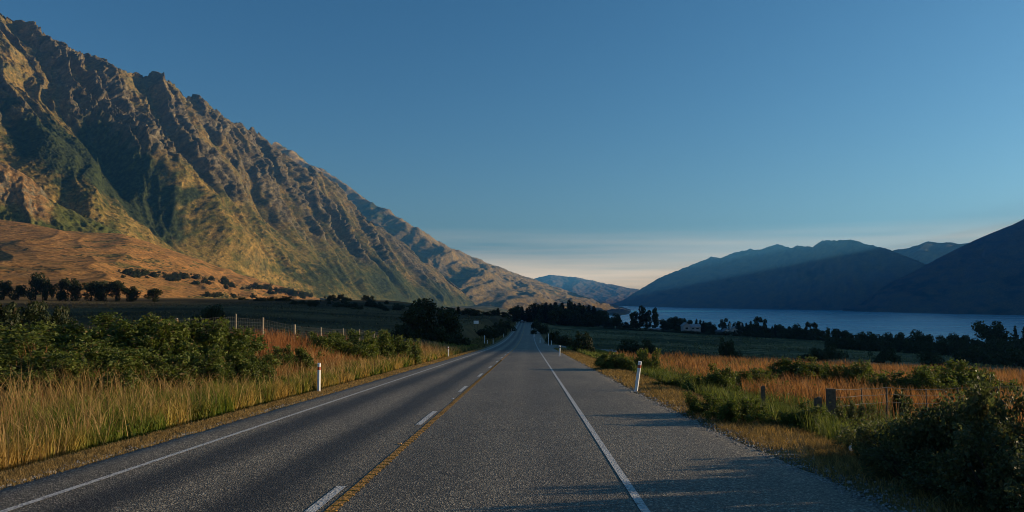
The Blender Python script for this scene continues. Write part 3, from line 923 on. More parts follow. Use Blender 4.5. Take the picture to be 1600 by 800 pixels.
tree(963, 488, 440, 'round', 'lone round dark tree just right of the forest, lake behind it', wpx=17)
tree(957, 497, 445, 'bush', 'low shrub under the lone round tree beside the forest')
for i in range(22):
    px = 800 + 140 * (i + rnd.random()) / 22; k = 'pine' if rnd.random() < .6 else 'round'
    tree(px, 480 - 8 * math.sin((px - 800) / 140 * 3.14) + rnd.uniform(-3, 6), 480 + rnd.uniform(-15, 25), k, 'dark pine in the forest right of where the road ends' if k == 'pine' else 'dark bushy tree in the forest where the road ends', g)
# gum group
g = 'tall gum trees standing in front of the lake'
tree(1000, 477, 440, 'gum', 'tallest gum tree in the group in front of the lake', wpx=20)
tree(990, 486, 435, 'gum', 'gum tree on the left flank of the tall lakeside group', wpx=18)
tree(1010, 484, 438, 'gum', 'gum tree on the right flank of the tall lakeside group', wpx=15)
tree(1024, 480, 445, 'poplar', 'narrow dark poplar just right of the tall gum trees', wpx=11)
tree(978, 502, 440, 'bush', 'low shrub left of the tall gum trees')
for px, top, k, w in [(1037, 497, 'round', 14), (1047, 495, 'round', 14), (1057, 494, 'round', 16), (1067, 496, 'round', 14), (1077, 499, 'round', 14), (1042, 506, 'round', 14), (1056, 505, 'round', 14),
                      (1088, 497, 'pine', None), (1094, 498, 'pine', None), (1099, 500, 'pine', None), (1104, 503, 'round', 11), (1110, 502, 'round', 12), (1115, 505, 'round', 9),
                      (1140, 501, 'pine', None), (1146, 504, 'pine', None), (1153, 501, 'round', 9), (1160, 503, 'pine', None), (1166, 503, 'pine', None), (1173, 500, 'pine', None), (1168, 511, 'round', 18), (1187, 511, 'round', 18),
                      (1198, 511, 'round', 14), (1205, 512, 'round', 14), (1230, 513, 'round', 16), (1240, 514, 'round', 18), (1260, 513, 'round', 18), (1283, 516, 'round', 14)]:
    tree(px, top, 430 + (px % 7) * 6 - (px - 1040) * .12, k, 'dark pine in the tree belt around the lakeside houses' if k == 'pine' else 'dark round tree in the tree belt around the lakeside houses', 'tree belt around the lakeside houses', wpx=w)
for i in range(24):
    px = 1036 + 250 * (i + rnd.random()) / 24
    if 1064 < px < 1094 or 1119 < px < 1152: continue
    tree(px, 502 + (px - 1036) * .04 + rnd.uniform(-3, 4), 436 - (px - 1040) * .12 + rnd.uniform(0, 14), 'pine' if rnd.random() < .35 else 'round', 'dark tree in the second row of the belt behind the lakeside houses', 'tree belt around the lakeside houses', wpx=rnd.uniform(9, 16))
tree(1130, 497, 440, 'gum', 'gum tree rising directly behind the white gabled house', wpx=14)
tree(1183, 494, 420, 'gum', 'highest gum tree in the belt right of the white houses', wpx=17)
tree(1192, 498, 415, 'gum', 'lower gum tree leaning on the highest one right of the white houses', wpx=12)
tree(1211, 505, 400, 'pine', 'small pointed pine with lake behind, right of the white houses', wpx=8)
tree(1221, 508, 395, 'round', 'small round tree beside the small pointed pine at the lake', wpx=11)
tree(1245, 504, 380, 'round', 'dome shaped tree left of two gum trees in front of the lake', wpx=17)
tree(1262, 502, 375, 'gum', 'left one of two gum trees standing close together at the lake', wpx=12)
tree(1273, 503, 375, 'gum', 'right one of two gum trees standing close together at the lake', wpx=11)
tree(1293, 511, 330, 'poplar', 'short slim tree at the left end of the clipped hedgerow', wpx=7)
for px, top, w in [(1308, 512, 20), (1320, 515, 19), (1332, 520, 15), (1343, 519, 14), (1357, 517, 18), (1372, 521, 16), (1389, 517, 16), (1404, 518, 16), (1416, 526, 14), (1442, 524, 16), (1455, 521, 17), (1471, 522, 17), (1488, 518, 18), (1500, 523, 16), (1512, 522, 16), (1525, 526, 18), (1542, 528, 20), (1560, 528, 20), (1578, 528, 20), (1596, 528, 22)]:
    tree(px, top, 262 - (px - 1300) * .14, 'round', 'dark round tree in the row that runs along the paddock', 'round trees in a row between paddock and lake', wpx=w * 1.25)
tree(1430, 513, 246, 'round', 'round tree standing higher than the others in the paddock row', wpx=25)
tree(1548, 500, 255, 'round', 'big spreading dark tree in front of the lake near the right edge', wpx=46)
tree(1586, 505, 250, 'pine', 'small fir with tiered branches beside the big spreading tree', wpx=14)
tree(1600, 507, 245, 'pine', 'fir cut by the right edge of the view', wpx=16)
for i, px in enumerate(list(range(950, 1300, 18))):
    tree(px + rnd.uniform(-3, 3), 511.5 + (px - 950) * .028 + rnd.uniform(-2.5, 2.5), 424 - (px - 950) * .16, 'bush', 'low shrub number in the lakeside belt', 'low shrubs along the foot of the lakeside trees', wpx=rnd.uniform(20, 30))
for i, px in enumerate(list(range(1300, 1620, 17))):
    tree(px + rnd.uniform(-3, 3), 527 + (px - 1300) * .02 + rnd.uniform(-2, 2), 250 - (px - 1300) * .16, 'bush', 'low shrub number in the paddock row', 'low shrubs under the paddock row of round trees', wpx=rnd.uniform(24, 34))
# paddock shrubs, right
for px, top, d, w, l in [(917, 516, 95, 46, 'large dark shrub right of the road beyond the marker posts'), (985, 527, 112, 50, 'flat dark shrub at the edge of the green paddock'), (1012, 530, 108, 30, 'small dark shrub beside the flat one in the paddock'),
                         (1137, 526, 118, 26, 'round dark shrub alone in the middle of the green paddock'), (1272, 541, 120, 40, 'low dark shrub in the paddock below the two gum trees'), (1300, 537, 135, 40, 'dark shrub in front of the left end of the tree row'), (1378, 543, 122, 34, 'low dark shrub in the paddock under the middle of the tree row'),
                         (1452, 546, 118, 50, 'wide dark shrub in the paddock in front of the tree row'), (1525, 538, 140, 60, 'dark thicket below the big spreading tree'), (1585, 540, 135, 60, 'dark thicket at the right edge in front of the firs'),
                         (868, 516, 158, 34, 'dark shrub behind the tall white post right of the road'), (884, 522, 150, 30, 'dark shrub right of the tall white post'), (846, 505, 260, 22, 'small dark shrub on the right verge far down the road'), (838, 497, 330, 18, 'farthest dark shrub on the right verge'), (1400, 603, 27, 28, 'small dark shrub right behind the wire fence')]:
    tree(px, top, d, 'bush', l, None, wpx=w)
# left of the road
tree(672, 464, 130, 'round', 'large dark bushy tree left of the road', wpx=66)
tree(645, 478, 126, 'round', 'lower dark bushy tree leaning on the left side of the large one', wpx=44)
tree(698, 484, 133, 'round', 'lower dark bushy tree on the right side of the large one', wpx=44)
for px, top, d, w, l in [(640, 505, 118, 40, 'dark shrub at the left foot of the large bushy tree'), (690, 508, 122, 50, 'dark shrub at the right foot of the large bushy tree'), (715, 518, 128, 40, 'low dark shrub on the bank right of the large bushy tree'),
                         (765, 506, 205, 34, 'dark shrub on the left bank behind the white posts'), (750, 512, 195, 30, 'dark shrub below the white sign board'), (780, 502, 240, 26, 'dark shrub higher up the left bank'), (790, 497, 300, 20, 'farthest shrub on the left bank'),
                         (332, 473, 130, 38, 'round dark shrub alone in the left paddock'), (15, 468, 62, 80, 'dark shrub at the left edge behind the green thicket'), (62, 465, 66, 70, 'dark shrub behind the green thicket, second from the left edge'), (100, 473, 68, 40, 'dark shrub behind the green thicket, third from the left edge'), (455, 512, 70, 40, 'dark shrub behind the left fence')]:
    tree(px, top, d, 'bush', l, None, wpx=w)
for px, top, k, d, w in [(706, 480, 'round', 420, 16), (716, 478, 'pine', 420, 12), (726, 484, 'round', 400, 14), (735, 481, 'round', 380, 19), (748, 484, 'round', 400, 16), (760, 487, 'round', 420, 16), (771, 483, 'round', 430, 16), (778, 480, 'pine', 440, 12), (785, 487, 'round', 430, 14), (660, 474, 'round', 500, 16), (640, 478, 'round', 480, 16), (624, 481, 'round', 470, 14)]:
    tree(px, top, d, k, 'dark tree in the belt left of the road near its end', 'tree belt left of the road end', wpx=w)
for px, top, w, l in [(6, 437, 26, 'dark tree at the left edge below the orange hills'), (30, 444, 22, 'low dark tree between the left edge and the tall round one'), (57, 424, 26, 'tallest dark round tree below the orange hills'), (74, 431, 16, 'tree close against the right side of the tallest round one'),
                      (95, 434, 20, 'dark tree left of the twin crowned one below the hills'), (114, 433, 22, 'twin crowned dark tree below the orange hills'), (143, 438, 30, 'wide clipped looking dark tree below the orange hills'), (163, 439, 24, 'dark tree right beside the wide one below the hills'), (182, 437, 20, 'pointed dark tree right of the wide one below the hills'),
                      (203, 446, 26, 'low dark tree at the right end of the row below the hills'), (240, 450, 24, 'small round dark tree standing alone below the hills')]:
    tree(px, top, 385, 'round', l, None, wpx=w * 1.0)
# scrub lines on the sunny fan
g = 'scrub trees scattered over the sunlit fan'
pnr = random.Random(11)
line = [(182, 434), (215, 431), (255, 431), (275, 438), (300, 440), (345, 445), (390, 452), (430, 458), (470, 463), (510, 467), (560, 471), (610, 474)]
for i in range(84):
    t = (i + 6 * pnr.random()) / 90 * (len(line) - 1); j = min(int(t), len(line) - 2); u = t - j
    px = line[j][0] * (1 - u) + line[j + 1][0] * u + rnd.uniform(-8, 8); py = line[j][1] * (1 - u) + line[j + 1][1] * u + rnd.uniform(-5, 4)
    p = hit(px, py)
    if p is None or p.y > 2600: continue
    h = rnd.uniform(4, 12) * p.y / F
    plant_at((p.x, p.y, p.z - .3), h, h * rnd.uniform(1.0, 1.9), 'bush', 'small dark scrub tree on the sunlit orange fan below the mountain', g)
line = [(330, 462), (400, 468), (450, 473), (520, 478), (580, 482), (640, 484)]
for i in range(34):
    t = i / 33 * (len(line) - 1); j = min(int(t), len(line) - 2); u = t - j
    px = line[j][0] * (1 - u) + line[j + 1][0] * u + rnd.uniform(-8, 8); py = line[j][1] * (1 - u) + line[j + 1][1] * u + rnd.uniform(-3, 3)
    p = hit(px, py)
    if p is None or p.y > 1500: continue
    h = rnd.uniform(6, 11) * p.y / F
    plant_at((p.x, p.y, p.z - .3), h, h * rnd.uniform(1.2, 2), 'bush', 'dark shrub along the near edge of the sunlit fan', 'shrubs along the near edge of the sunlit fan')

# within a row or belt each tree is told by its place counted from a landmark
ORD = 'first second third fourth fifth sixth seventh eighth ninth tenth eleventh twelfth thirteenth fourteenth fifteenth sixteenth seventeenth eighteenth nineteenth twentieth'.split()
ORD += ['twenty-' + w for w in ORD[:9]] + ['thirtieth'] + ['thirty-' + w for w in ORD[:9]]
for old, pat in (('dark round tree in the row that runs along the paddock', '%s tree from the left in the row of round trees along the paddock'), ('dark round tree in the tree belt around the lakeside houses', '%s dark round tree from the left in the belt around the lakeside houses'),
                 ('dark bushy tree in the forest where the road ends', '%s dark bushy tree from the left in the forest where the road ends'), ('dark pine in the forest right of where the road ends', '%s dark pine from the left in the forest where the road ends'),
                 ('low shrub number in the lakeside belt', '%s low shrub from the left along the foot of the lakeside trees'), ('low shrub number in the paddock row', '%s low shrub from the left under the paddock row of round trees'),
                 ('dark tree in the second row of the belt behind the lakeside houses', '%s tree from the left in the second row of the belt behind the lakeside houses'), ('dark pine in the tree belt around the lakeside houses', '%s dark pine from the left in the belt around the lakeside houses'), ('dark tree in the belt left of the road near its end', '%s dark tree from the left in the belt left of the road end')):
    os_ = sorted([o for o in COL.objects if o.get('label') == old], key=lambda o: (o.location.x - CAMX) / o.location.y)
    for o, w_ in zip(os_, ORD): o['label'] = pat % w_

# ---- near shrubs with true leaf size
def shrub_template(seed, n, leaf, ca, cb, arch=False):
    rng = np.random.default_rng(seed); nb = 16
    cs = np.stack([rng.normal(size=nb) * .42, rng.normal(size=nb) * .42, rng.uniform(.12, .66, nb)], 1); rs = rng.uniform(.2, .36, nb)
    cs[:, 2] *= .98 / (cs[:, 2] + rs).max()
    t = MB(); P = []; N = []; K = []
    ns = 150
    Q, dd, kk = blob_points(rng, cs, rs, ns, .5)
    Q[:, 2] = np.abs(Q[:, 2]) + .03
    m = n // ns
    for q, d_, k_ in zip(Q, dd, kk):
        root = q * (.25, .25, 0) + rng.normal(size=3) * (.06, .06, 0); root[2] = -.05
        midp = (root * .45 + q * .55) + rng.normal(size=3) * .04 + (0, 0, .06)
        t.tube([root, midp, q], [.009, .006, .002], 4, cap=False)
        # sprays: leaves either side of the outer shoot
        dirn = d_ + (0, 0, .5) + rng.normal(size=3) * .4; dirn /= np.linalg.norm(dirn)
        L_ = rng.uniform(.10, .22)
        u = rng.random(m) * 1.5 - .5
        droop = np.stack([0 * u, 0 * u, -.5 * np.clip(u, 0, 1) ** 2 * L_ * (1.0 if arch else .25)], 1)
        P.append(q + np.outer(u * L_, dirn) + droop + rng.normal(size=(m, 3)) * .05); N.append(rng.normal(size=(m, 3)) * .8 + dirn * .3 + (0, 0, .5)); K.append(np.full(m, int(k_) + rng.integers(5)))
    P = np.concatenate(P); N = np.concatenate(N); K = np.concatenate(K)
    P[:, 2] = np.abs(P[:, 2]) + .005
    V, Fq, cc = leaf_quads(rng, P, N, leaf, .5, leafcol(rng, len(P), ca, cb, K))
    return t.me('stems', M_BARK, True), mesh('foliage', V, [Fq], [M_LEAF], cc, smooth=False)


BRO = [shrub_template(60 + i, 16000, .055, (.036, .060, .012), (.125, .150, .030)) for i in range(3)]
WIL = [shrub_template(80 + i, 15000, .046, (.040, .052, .022), (.125, .140, .065), True) for i in range(2)]


def near_shrub(px, top, d, wpx, tpl, label, i):
    x = U(px, top, d)[0]; z = gz(x, d); H = max(.5, U(px, top, d)[2] - z)
    e = thing('shrub', label, 'shrub', (x, d, z - .06), rnd.uniform(0, 6.28))
    W = wpx * d / F
    e.scale = (W / 1.55, W / 1.55, (H + .06) * ((.95 if px > 1350 else .7) if tpl is WIL else 1.06))
    st_, fo = tpl[i % len(tpl)]
    link('stem', st_, e); link('foliage', fo, e)


for i, (px, top, d, w, l) in enumerate([(25, 520, 27, 150, 'leafy green shrub at the left edge behind the grass'), (100, 510, 29, 140, 'leafy green shrub second from the left edge, behind the grass'), (165, 502, 30, 120, 'highest leafy green shrub in the left thicket'), (222, 498, 31, 120, 'leafy green shrub left of the first fence post'),
                                        (275, 505, 32, 110, 'leafy green shrub under the first fence post'), (322, 512, 33, 100, 'leafy green shrub between the first two fence posts'), (362, 528, 33, 80, 'leafy green shrub at the right end of the left thicket'), (70, 552, 23, 120, 'low leafy shrub in front of the left thicket near the left edge'),
                                        (160, 548, 24, 120, 'low leafy shrub in front of the highest shrub of the left thicket'), (250, 548, 26, 110, 'low leafy shrub in front of the left thicket under the first fence post'), (325, 555, 28, 90, 'low leafy shrub in front of the right half of the left thicket'), (385, 560, 30, 60, 'small leafy shrub closing the left thicket on the right'),
                                        (505, 522, 50, 60, 'dark green shrub on the bank right of the orange dock stems'), (545, 520, 53, 66, 'widest dark green shrub on the left bank before the large tree'), (585, 524, 57, 60, 'dark green shrub on the left bank, third before the large tree'), (622, 532, 62, 46, 'smallest dark green shrub on the left bank before the large tree'), (445, 545, 38, 50, 'low shrub among orange dock stems on the left bank')]):
    near_shrub(px, top, d, w * 1.3, BRO, l, i)
for i, (px, top, d, w, l) in enumerate([(1592, 578, 10.5, 170, 'highest willowy shrub at the right edge of the view'), (1535, 606, 11.0, 170, 'willowy shrub left of the highest one at the right edge'), (1470, 634, 11.8, 160, 'willowy shrub in the middle of the right roadside thicket'), (1412, 652, 12.6, 120, 'willowy shrub at the left end of the right roadside thicket'),
                                        (1600, 668, 8.8, 190, 'dark shaded shrub nearest the right corner'), (1520, 690, 9.6, 180, 'dark shaded shrub in front of the right roadside thicket'), (1445, 700, 10.8, 120, 'low shaded shrub at the front left of the right roadside thicket'), (1372, 664, 13.6, 80, 'small willowy shrub between the fence and the right roadside thicket')]):
    near_shrub(px, top, d, w, WIL, l, i)
for i, (x_, y_, h_) in enumerate([(10.2, 8.2, 3.5), (9.9, 6.7, 3.3)]):  # out-of-view shrubs added for the shadow they throw across the near road
    e = thing('shrub', ORD[i] + ' tall unseen shrub added beyond the right edge of the view to shade the road', 'shrub', (x_, y_, gz(x_, y_) - .06), 1.1 + i); e.scale = (1.7, 1.7, h_)
    link('stem', WIL[i % 2][0], e); link('foliage', WIL[i % 2][1], e)
for i, (px, top, d, w, l) in enumerate([(1330, 594, 20.6, 40, 'pale leaved tall weed right beside the thick fence post'), (1195, 612, 20.5, 60, 'green weedy shrub around the short post on the right verge'), (1110, 578, 29, 60, 'green leafy clump in the orange grass right of the leaning post'), (1012, 546, 45, 40, 'bright green tussock behind the leaning marker post'), (965, 553, 46, 50, 'dark green tussock left of the leaning marker post'), (1245, 640, 17.5, 80, 'green weedy shrub left of the stub post on the right verge'), (1062, 592, 31, 60, 'dark low shrub in the orange grass nearest the leaning post'), (1165, 578, 38, 70, 'dark low shrub among the orange grass behind the thin stub post'), (1255, 563, 52, 90, 'wide low green shrub across the middle of the orange grass'), (1330, 566, 47, 60, 'low green shrub at the far edge of the orange grass'), (1420, 575, 42, 90, 'dark low shrub in the orange grass far behind the wire fence'), (1520, 572, 44, 90, 'dark low shrub in the orange grass near the right edge'), (1100, 650, 19.5, 60, 'green leafy weed patch on the slope between leaning post and thin stub post'), (1150, 662, 18, 70, 'green leafy weed patch on the slope left of the thin stub post')]):
    near_shrub(px, top, d, w, WIL if i < 2 else BRO, l, i)

# ---- grass
def blades(name, X, Y, h, w, ca, cb, lean=.5, seed=0, wind=(-.12, .05), tip=None, tpos=None, z=None):
    rng = np.random.default_rng(seed); n = len(X)
    Z = ground_z(X, Y) - .02 if z is None else z
    a = rng.uniform(0, 2 * math.pi, n); ln = lean * h * rng.uniform(.1, 1.6, n) ** 1.3
    dx = np.cos(a) * ln + wind[0] * h; dy = np.sin(a) * ln + wind[1] * h
    b_ = rng.uniform(0, math.pi, n); wx = np.cos(b_) * w * .5; wy = np.sin(b_) * w * .5
    P = np.stack([X, Y, Z], 1)
    o = lambda x, y, zz: np.stack([x, y, zz], 1)
    V = np.stack([P - o(wx, wy, 0 * wx), P + o(wx, wy, 0 * wx), P + o(dx * .35 + wx * .8, dy * .35 + wy * .8, h * .6), P + o(dx * .35 - wx * .8, dy * .35 - wy * .8, h * .6), P + o(dx, dy, h * .97)], 1).reshape(-1, 3)
    i = np.arange(n)[:, None] * 5
    t = rng.random(n) if tpos is None else np.clip(tpos + .35 * (rng.random(n) - .5), 0, 1)
    ct = CID[0]
    t = np.clip(t + .5 * (ct - .5), 0, 1)
    c = mixc(ca, cb, t) * rng.uniform(.7, 1.3, (n, 1)) * (.62 + .76 * ct)[:, None]
    cv = np.repeat(c[:, None], 5, 1)
    if tip is not None:
        tw = (.12 + .5 * t)[:, None, None]
        cv[:, 2:] = cv[:, 2:] * (1 - tw) + np.array(tip) * tw
    me = mesh(name, V, [i + np.array([[2, 3, 4]]), i + np.array([[0, 1, 2, 3]])], [M_GRASS], cv.reshape(-1, 3), smooth=False)
    return tag(link(name, me), kind='stuff')


CID = [None]


def scatter(n, xr, yr, seed, clump=.25, dens=None, per=14):
    """log-spaced in distance so that the cover looks even from the road"""
    rng = np.random.default_rng(seed); m = n // per
    y = yr[0] * (yr[1] / yr[0]) ** rng.random(m); x = rng.uniform(xr[0], xr[1], m)
    if dens is not None:
        k = rng.random(m) < dens(x, y); x = x[k]; y = y[k]
    s_ = clump * np.maximum(1, y / 25)
    X = np.repeat(x, per) + rng.normal(size=len(x) * per) * np.repeat(s_, per); Y = np.repeat(y, per) + rng.normal(size=len(x) * per) * np.repeat(s_, per)
    k = (X > xr[0]) & (X < xr[1]) & (Y > 5)
    CID[0] = np.repeat(rng.random(len(x)), per)[k]
    return X[k], Y[k], rng


def wid(Y, w0): return w0 * np.maximum(1, Y / 14.0)


X, Y, rng = scatter(170000, (-10.8, -6.15), (6.2, 140), 1, .13, lambda x, y: np.clip(1 - sst(-8.2, -9.8, x) * .93, 0, 1))
_k = -X > 6.62 + .75 * fbm(Y / 2.2, Y * 0 + 4, 4, 402)
X = X[_k]; Y = Y[_k]; CID[0] = CID[0][_k]
hh = rng.uniform(.20, .68, len(X)) * (.95 + .2 * sst(-6.2, -7.2, X)) * (1 + .75 * fbm(X / 1.6, Y / 3.2, 3, 401))
nz = np.clip(.14 + 2.0 * fbm(X / 2.2, Y / 4.0, 3, 411) + .55 * sst(-7.3, -6.5, X) - .15, 0, 1)
blades('tall_verge_grass', X, Y, hh, wid(Y, .014), (.080, .150, .014), (.40, .26, .07), seed=2, tpos=nz, tip=(.30, .21, .075))
X, Y, rng = scatter(9000, (-10.5, -6.6), (7, 110), 21, .35, None, 3)
blades('seed_stalks', X, Y, rng.uniform(.75, 1.25, len(X)), wid(Y, .012), (.20, .12, .05), (.40, .29, .12), .45, seed=22, tip=(.36, .24, .10))
# rusty dock stems on the left bank
X, Y, rng = scatter(46000, (-17, -8.2), (10, 95), 3, .22, lambda x, y: np.clip(1.0 * (sst(29, 35, y) * sst(58, 46, y)) * sst(-14.5, -12.5, x) + .9 * sst(17.5, 14.5, y) * sst(-11, -9.5, x) + .5 * sst(60, 66, y) * sst(-10, -8.5, x), .015, 1))
blades('rusty_seed_grass', X, Y, rng.uniform(.6, 1.15, len(X)), wid(Y, .011), (.22, .085, .03), (.36, .18, .065), .28, seed=4, tip=(.24, .10, .045))
# short dry strips along both edges of the seal
X, Y, rng = scatter(60000, (-5.25, -4.30), (6, 120), 5, .1)
blades('dry_edge_grass', X, Y, rng.uniform(.03, .10, len(X)), wid(Y, .008), (.20, .14, .055), (.32, .22, .09), .8, seed=6)
X, Y, rng = scatter(90000, (5.75, 8.6), (6, 120), 7, .12, lambda x, y: np.clip(.25 + sst(5.7, 6.6, x) + fbm(x, y / 2, 2, 5), 0, 1))
X = X + flare(Y)
blades('mown_verge_grass', X, Y, rng.uniform(.05, .17, len(X)), wid(Y, .008), (.17, .125, .045), (.33, .22, .085), .8, seed=8)
# green weeds below the right shoulder
X, Y, rng = scatter(70000, (7.7, 12.5), (7.5, 120), 9, .2, lambda x, y: np.clip(1.1 - .18 * np.abs(x - 9.3), .1, 1))
blades('green_verge_grass', X, Y, rng.uniform(.22, .62, len(X)) * (1 + .5 * fbm(X / 1.5, Y / 2, 2, 431)), wid(Y, .014), (.050, .085, .016), (.13, .15, .035), .5, seed=10)
X, Y, rng = scatter(150000, (10.8, 75), (15, 95), 11, .3, lambda x, y: np.clip(sst(1.35, .75, x / (y * .85 + 4)) * np.clip(.42 + 3.4 * fbm(x / 5, y / 8, 3, 441), .03, 1), 0, 1))
nz = np.clip(.5 + 1.2 * fbm(X / 5, Y / 7, 3, 451), 0, 1)
blades('orange_paddock_grass', X, Y, rng.uniform(.35, 1.0, len(X)) * (1 + .5 * fbm(X / 4, Y / 5, 3, 461)), wid(Y, .010), (.16, .068, .026), (.34, .18, .066), .3, seed=12, tpos=nz, tip=(.34, .17, .065))
X, Y, rng = scatter(60000, (6, 230), (70, 380), 13, .5, lambda x, y: np.clip(sst(1.0, .75, x / (y * .8)), 0, 1) * np.clip(.4 + 1.5 * fbm(x / 22, y / 30, 3, 471), .04, 1))
blades('paddock_seed_grass', X, Y, rng.uniform(.18, .42, len(X)), wid(Y, .014), (.05, .062, .024), (.19, .18, .095), .5, seed=14)
X, Y, rng = scatter(60000, (-220, -12), (36, 380), 15, .5, lambda x, y: np.clip(sst(1.05, .75, -x / (y * .75)), 0, 1) * np.clip(.4 + 1.5 * fbm(x / 18, y / 22, 3, 481), .04, 1))
blades('dull_paddock_grass', X, Y, rng.uniform(.18, .42, len(X)), wid(Y, .014), (.05, .045, .02), (.14, .11, .055), .5, seed=16)
X, Y, rng = scatter(16000, (-9.5, -5.3), (110, 480), 17, .3)
blades('far_verge_grass', X, Y, rng.uniform(.3, .7, len(X)), wid(Y, .012), (.09, .085, .03), (.2, .15, .06), .5, seed=18)
X, Y, rng = scatter(50000, (10.5, 75), (14, 100), 19, .3, lambda x, y: np.clip(sst(1.35, .75, x / (y * .85 + 4)) * np.clip(.28 - 3.0 * fbm(x / 5, y / 8, 3, 441), 0, 1), 0, 1))
blades('green_paddock_grass', X, Y, rng.uniform(.3, .7, len(X)), wid(Y, .013), (.035, .060, .014), (.10, .11, .03), .5, seed=20)
# broad-leaved weeds
rng = np.random.default_rng(77); m = 520
yy = 8.5 * (70 / 8.5) ** rng.random(m); xw = np.where(rng.random(m) < .7, rng.uniform(7.9, 11.8, m), rng.uniform(-10.5, -6.4, m))
per = 70; yr_ = np.repeat(yy, per); s_ = rng.uniform(.12, .3, m)
Pw = np.stack([np.repeat(xw, per), yr_, np.repeat(ground_z(xw, yy), per)], 1); off = rng.normal(size=(m * per, 3)) * np.repeat(s_, per)[:, None]; off[:, 2] = np.abs(off[:, 2]) * 1.3
Pw = Pw + off; Nw = rng.normal(size=Pw.shape) * .6 + (0, 0, .8)
V, Fq, cc = leaf_quads(rng, Pw, Nw, .055, .55, leafcol(rng, len(Pw), (.045, .075, .015), (.13, .15, .04), np.repeat(np.arange(m), per)))
tag(link('verge_weed_foliage', mesh('verge_weed_foliage', V, [Fq], [M_LEAF], cc, smooth=False)), kind='stuff')
# loose chip thrown off the seal
rng = np.random.default_rng(5); n = 7000
ys = 7 * (60 / 7.0) ** rng.random(n); xs = SEAL_R + flare(ys) + .1 + np.abs(rng.normal(size=n)) * .42 - .25 + .2 * fbm(ys * .8, ys * 0 + 9, 3, 7)
k = rng.random(n) < .3; xs = np.where(k, SEAL_L - .05 - np.abs(rng.normal(size=n)) * .12, xs)
sz = rng.uniform(.008, .024, n) * np.where(rng.random(n) < .06, 1.9, 1)
O = np.array([(1, 0, 0), (-1, 0, 0), (0, 1, 0), (0, -1, 0), (0, 0, .7), (0, 0, -.7)]); Fo = np.array([(0, 2, 4), (2, 1, 4), (1, 3, 4), (3, 0, 4), (2, 0, 5), (1, 2, 5), (3, 1, 5), (0, 3, 5)])
V = O[None] * (sz[:, None, None] * rng.uniform(.6, 1.4, (n, 6, 1))) + np.stack([xs, ys, np.where((xs < SEAL_R + flare(ys)) & (xs > SEAL_L), zroad(ys), ground_z(xs, ys)) + .008], 1)[:, None]
cst = np.repeat(mixc((.09, .088, .083), (.34, .33, .31), rng.random(n)), 6, 0)
M_CHIP, nt, b = nmat('loose_chip', .8, .3); a_ = nt.nodes.new('ShaderNodeAttribute'); a_.attribute_name = 'Col'; nt.links.new(a_.outputs[0], b.inputs['Base Color'])
tag(link('loose_gravel', mesh('loose_gravel', V.reshape(-1, 3), [(np.arange(n)[:, None, None] * 6 + Fo[None]).reshape(-1, 3)], [M_CHIP], cst, smooth=False)), kind='stuff')

# ------------------------------------------------------------------ roadside furniture
def marker(px, base, d, h, band, label, lean=0.0, top_band=False, x=None, w=.10, group=None):
    p = U(px, base, d); xx_ = p[0] if x is None else x
    e = thing('marker_post', label, 'marker post', (xx_, d, gz(xx_, d) - .03), 0, group)
    e.rotation_euler = (0, lean, 0)
    m = MB(); t = .045
    # shallow three-sided section with a rounded nose, slanted top
    prof = [(-w / 2, t * .6), (-w / 2, -.1 * t), (-.25 * w, -.75 * t), (.25 * w, -.75 * t), (w / 2, -.1 * t), (w / 2, t * .6)]
    hz = h + .03; n = len(prof)
    V = [(x_, y_, 0) for x_, y_ in prof] + [(x_, y_, hz - .03 + .02 * (y_ / t + .5)) for x_, y_ in prof]
    m.add(V, [(i, (i + 1) % n, n + (i + 1) % n, n + i) for i in range(n)]).add(np.array(V[n:]), [(0, 5, 4, 1), (1, 4, 3, 2)])
    m.build('body', M_POST, e)
    if band:
        b_ = MB(); z0, z1 = hz - .24, hz - .14
        pr = [(x_ * 1.04, y_ * 1.06) for x_, y_ in prof]
        b_.add([(x_, y_, z0) for x_, y_ in pr] + [(x_, y_, z1) for x_, y_ in pr], [(i, (i + 1) % n, n + (i + 1) % n, n + i) for i in range(n)] + [(0, 1, 4, 5), (1, 2, 3, 4), (n + 5, n + 4, n + 1, n), (n + 4, n + 3, n + 2, n + 1)])
        b_.build('reflector_band', band, e)
    return e


marker(498, 612, 27, .98, M_RED, 'white marker post nearest on the left verge, dull red band near its top')
marker(700.5, 554, 79, 1.0, M_RED, 'white marker post on the left verge below the large bushy tree')
marker(757, 536, 152, 2.0, None, 'tall white post on the left verge, tallest in its cluster', w=.14)
marker(761.5, 538, 146, 1.0, M_RED, 'short white marker post just right of the tall white one on the left', w=.12)
marker(770.5, 535, 160, 1.0, M_RED, 'white marker post on the left verge, third in the cluster from the left', w=.12)
marker(787, 526, 224, 1.0, None, 'white marker post alone on the left verge beyond the post cluster', w=.14)
for px, d, l in ((799.3, 300, 'nearest'), (804, 345, 'middle'), (806.5, 420, 'farthest')):
    marker(px, 512, d, 1.0, None, l + ' of three tiny white marker posts on the left verge far down the road', w=.16, group='far marker posts on the left verge')
marker(993.5, 610, 27.6, 1.05, M_RED, 'leaning white marker post with orange red band on the right verge', lean=.145, w=.115)
marker(874, 556, 74, 1.05, M_DARKBAND, 'white marker post with dark band near the top on the right verge', lean=.05, w=.13)
marker(857, 539, 142, 2.1, None, 'tall white post at the side track on the right', w=.15)
marker(861.5, 538, 143, .85, None, 'short white post just right of the tall one at the side track', w=.13)
marker(844, 534, 162, 1.05, M_RED, 'white marker post on the right verge just beyond the side track', w=.16)
marker(835.5, 525, 226, 1.0, None, 'white marker post on the right verge well beyond the side track', w=.15)
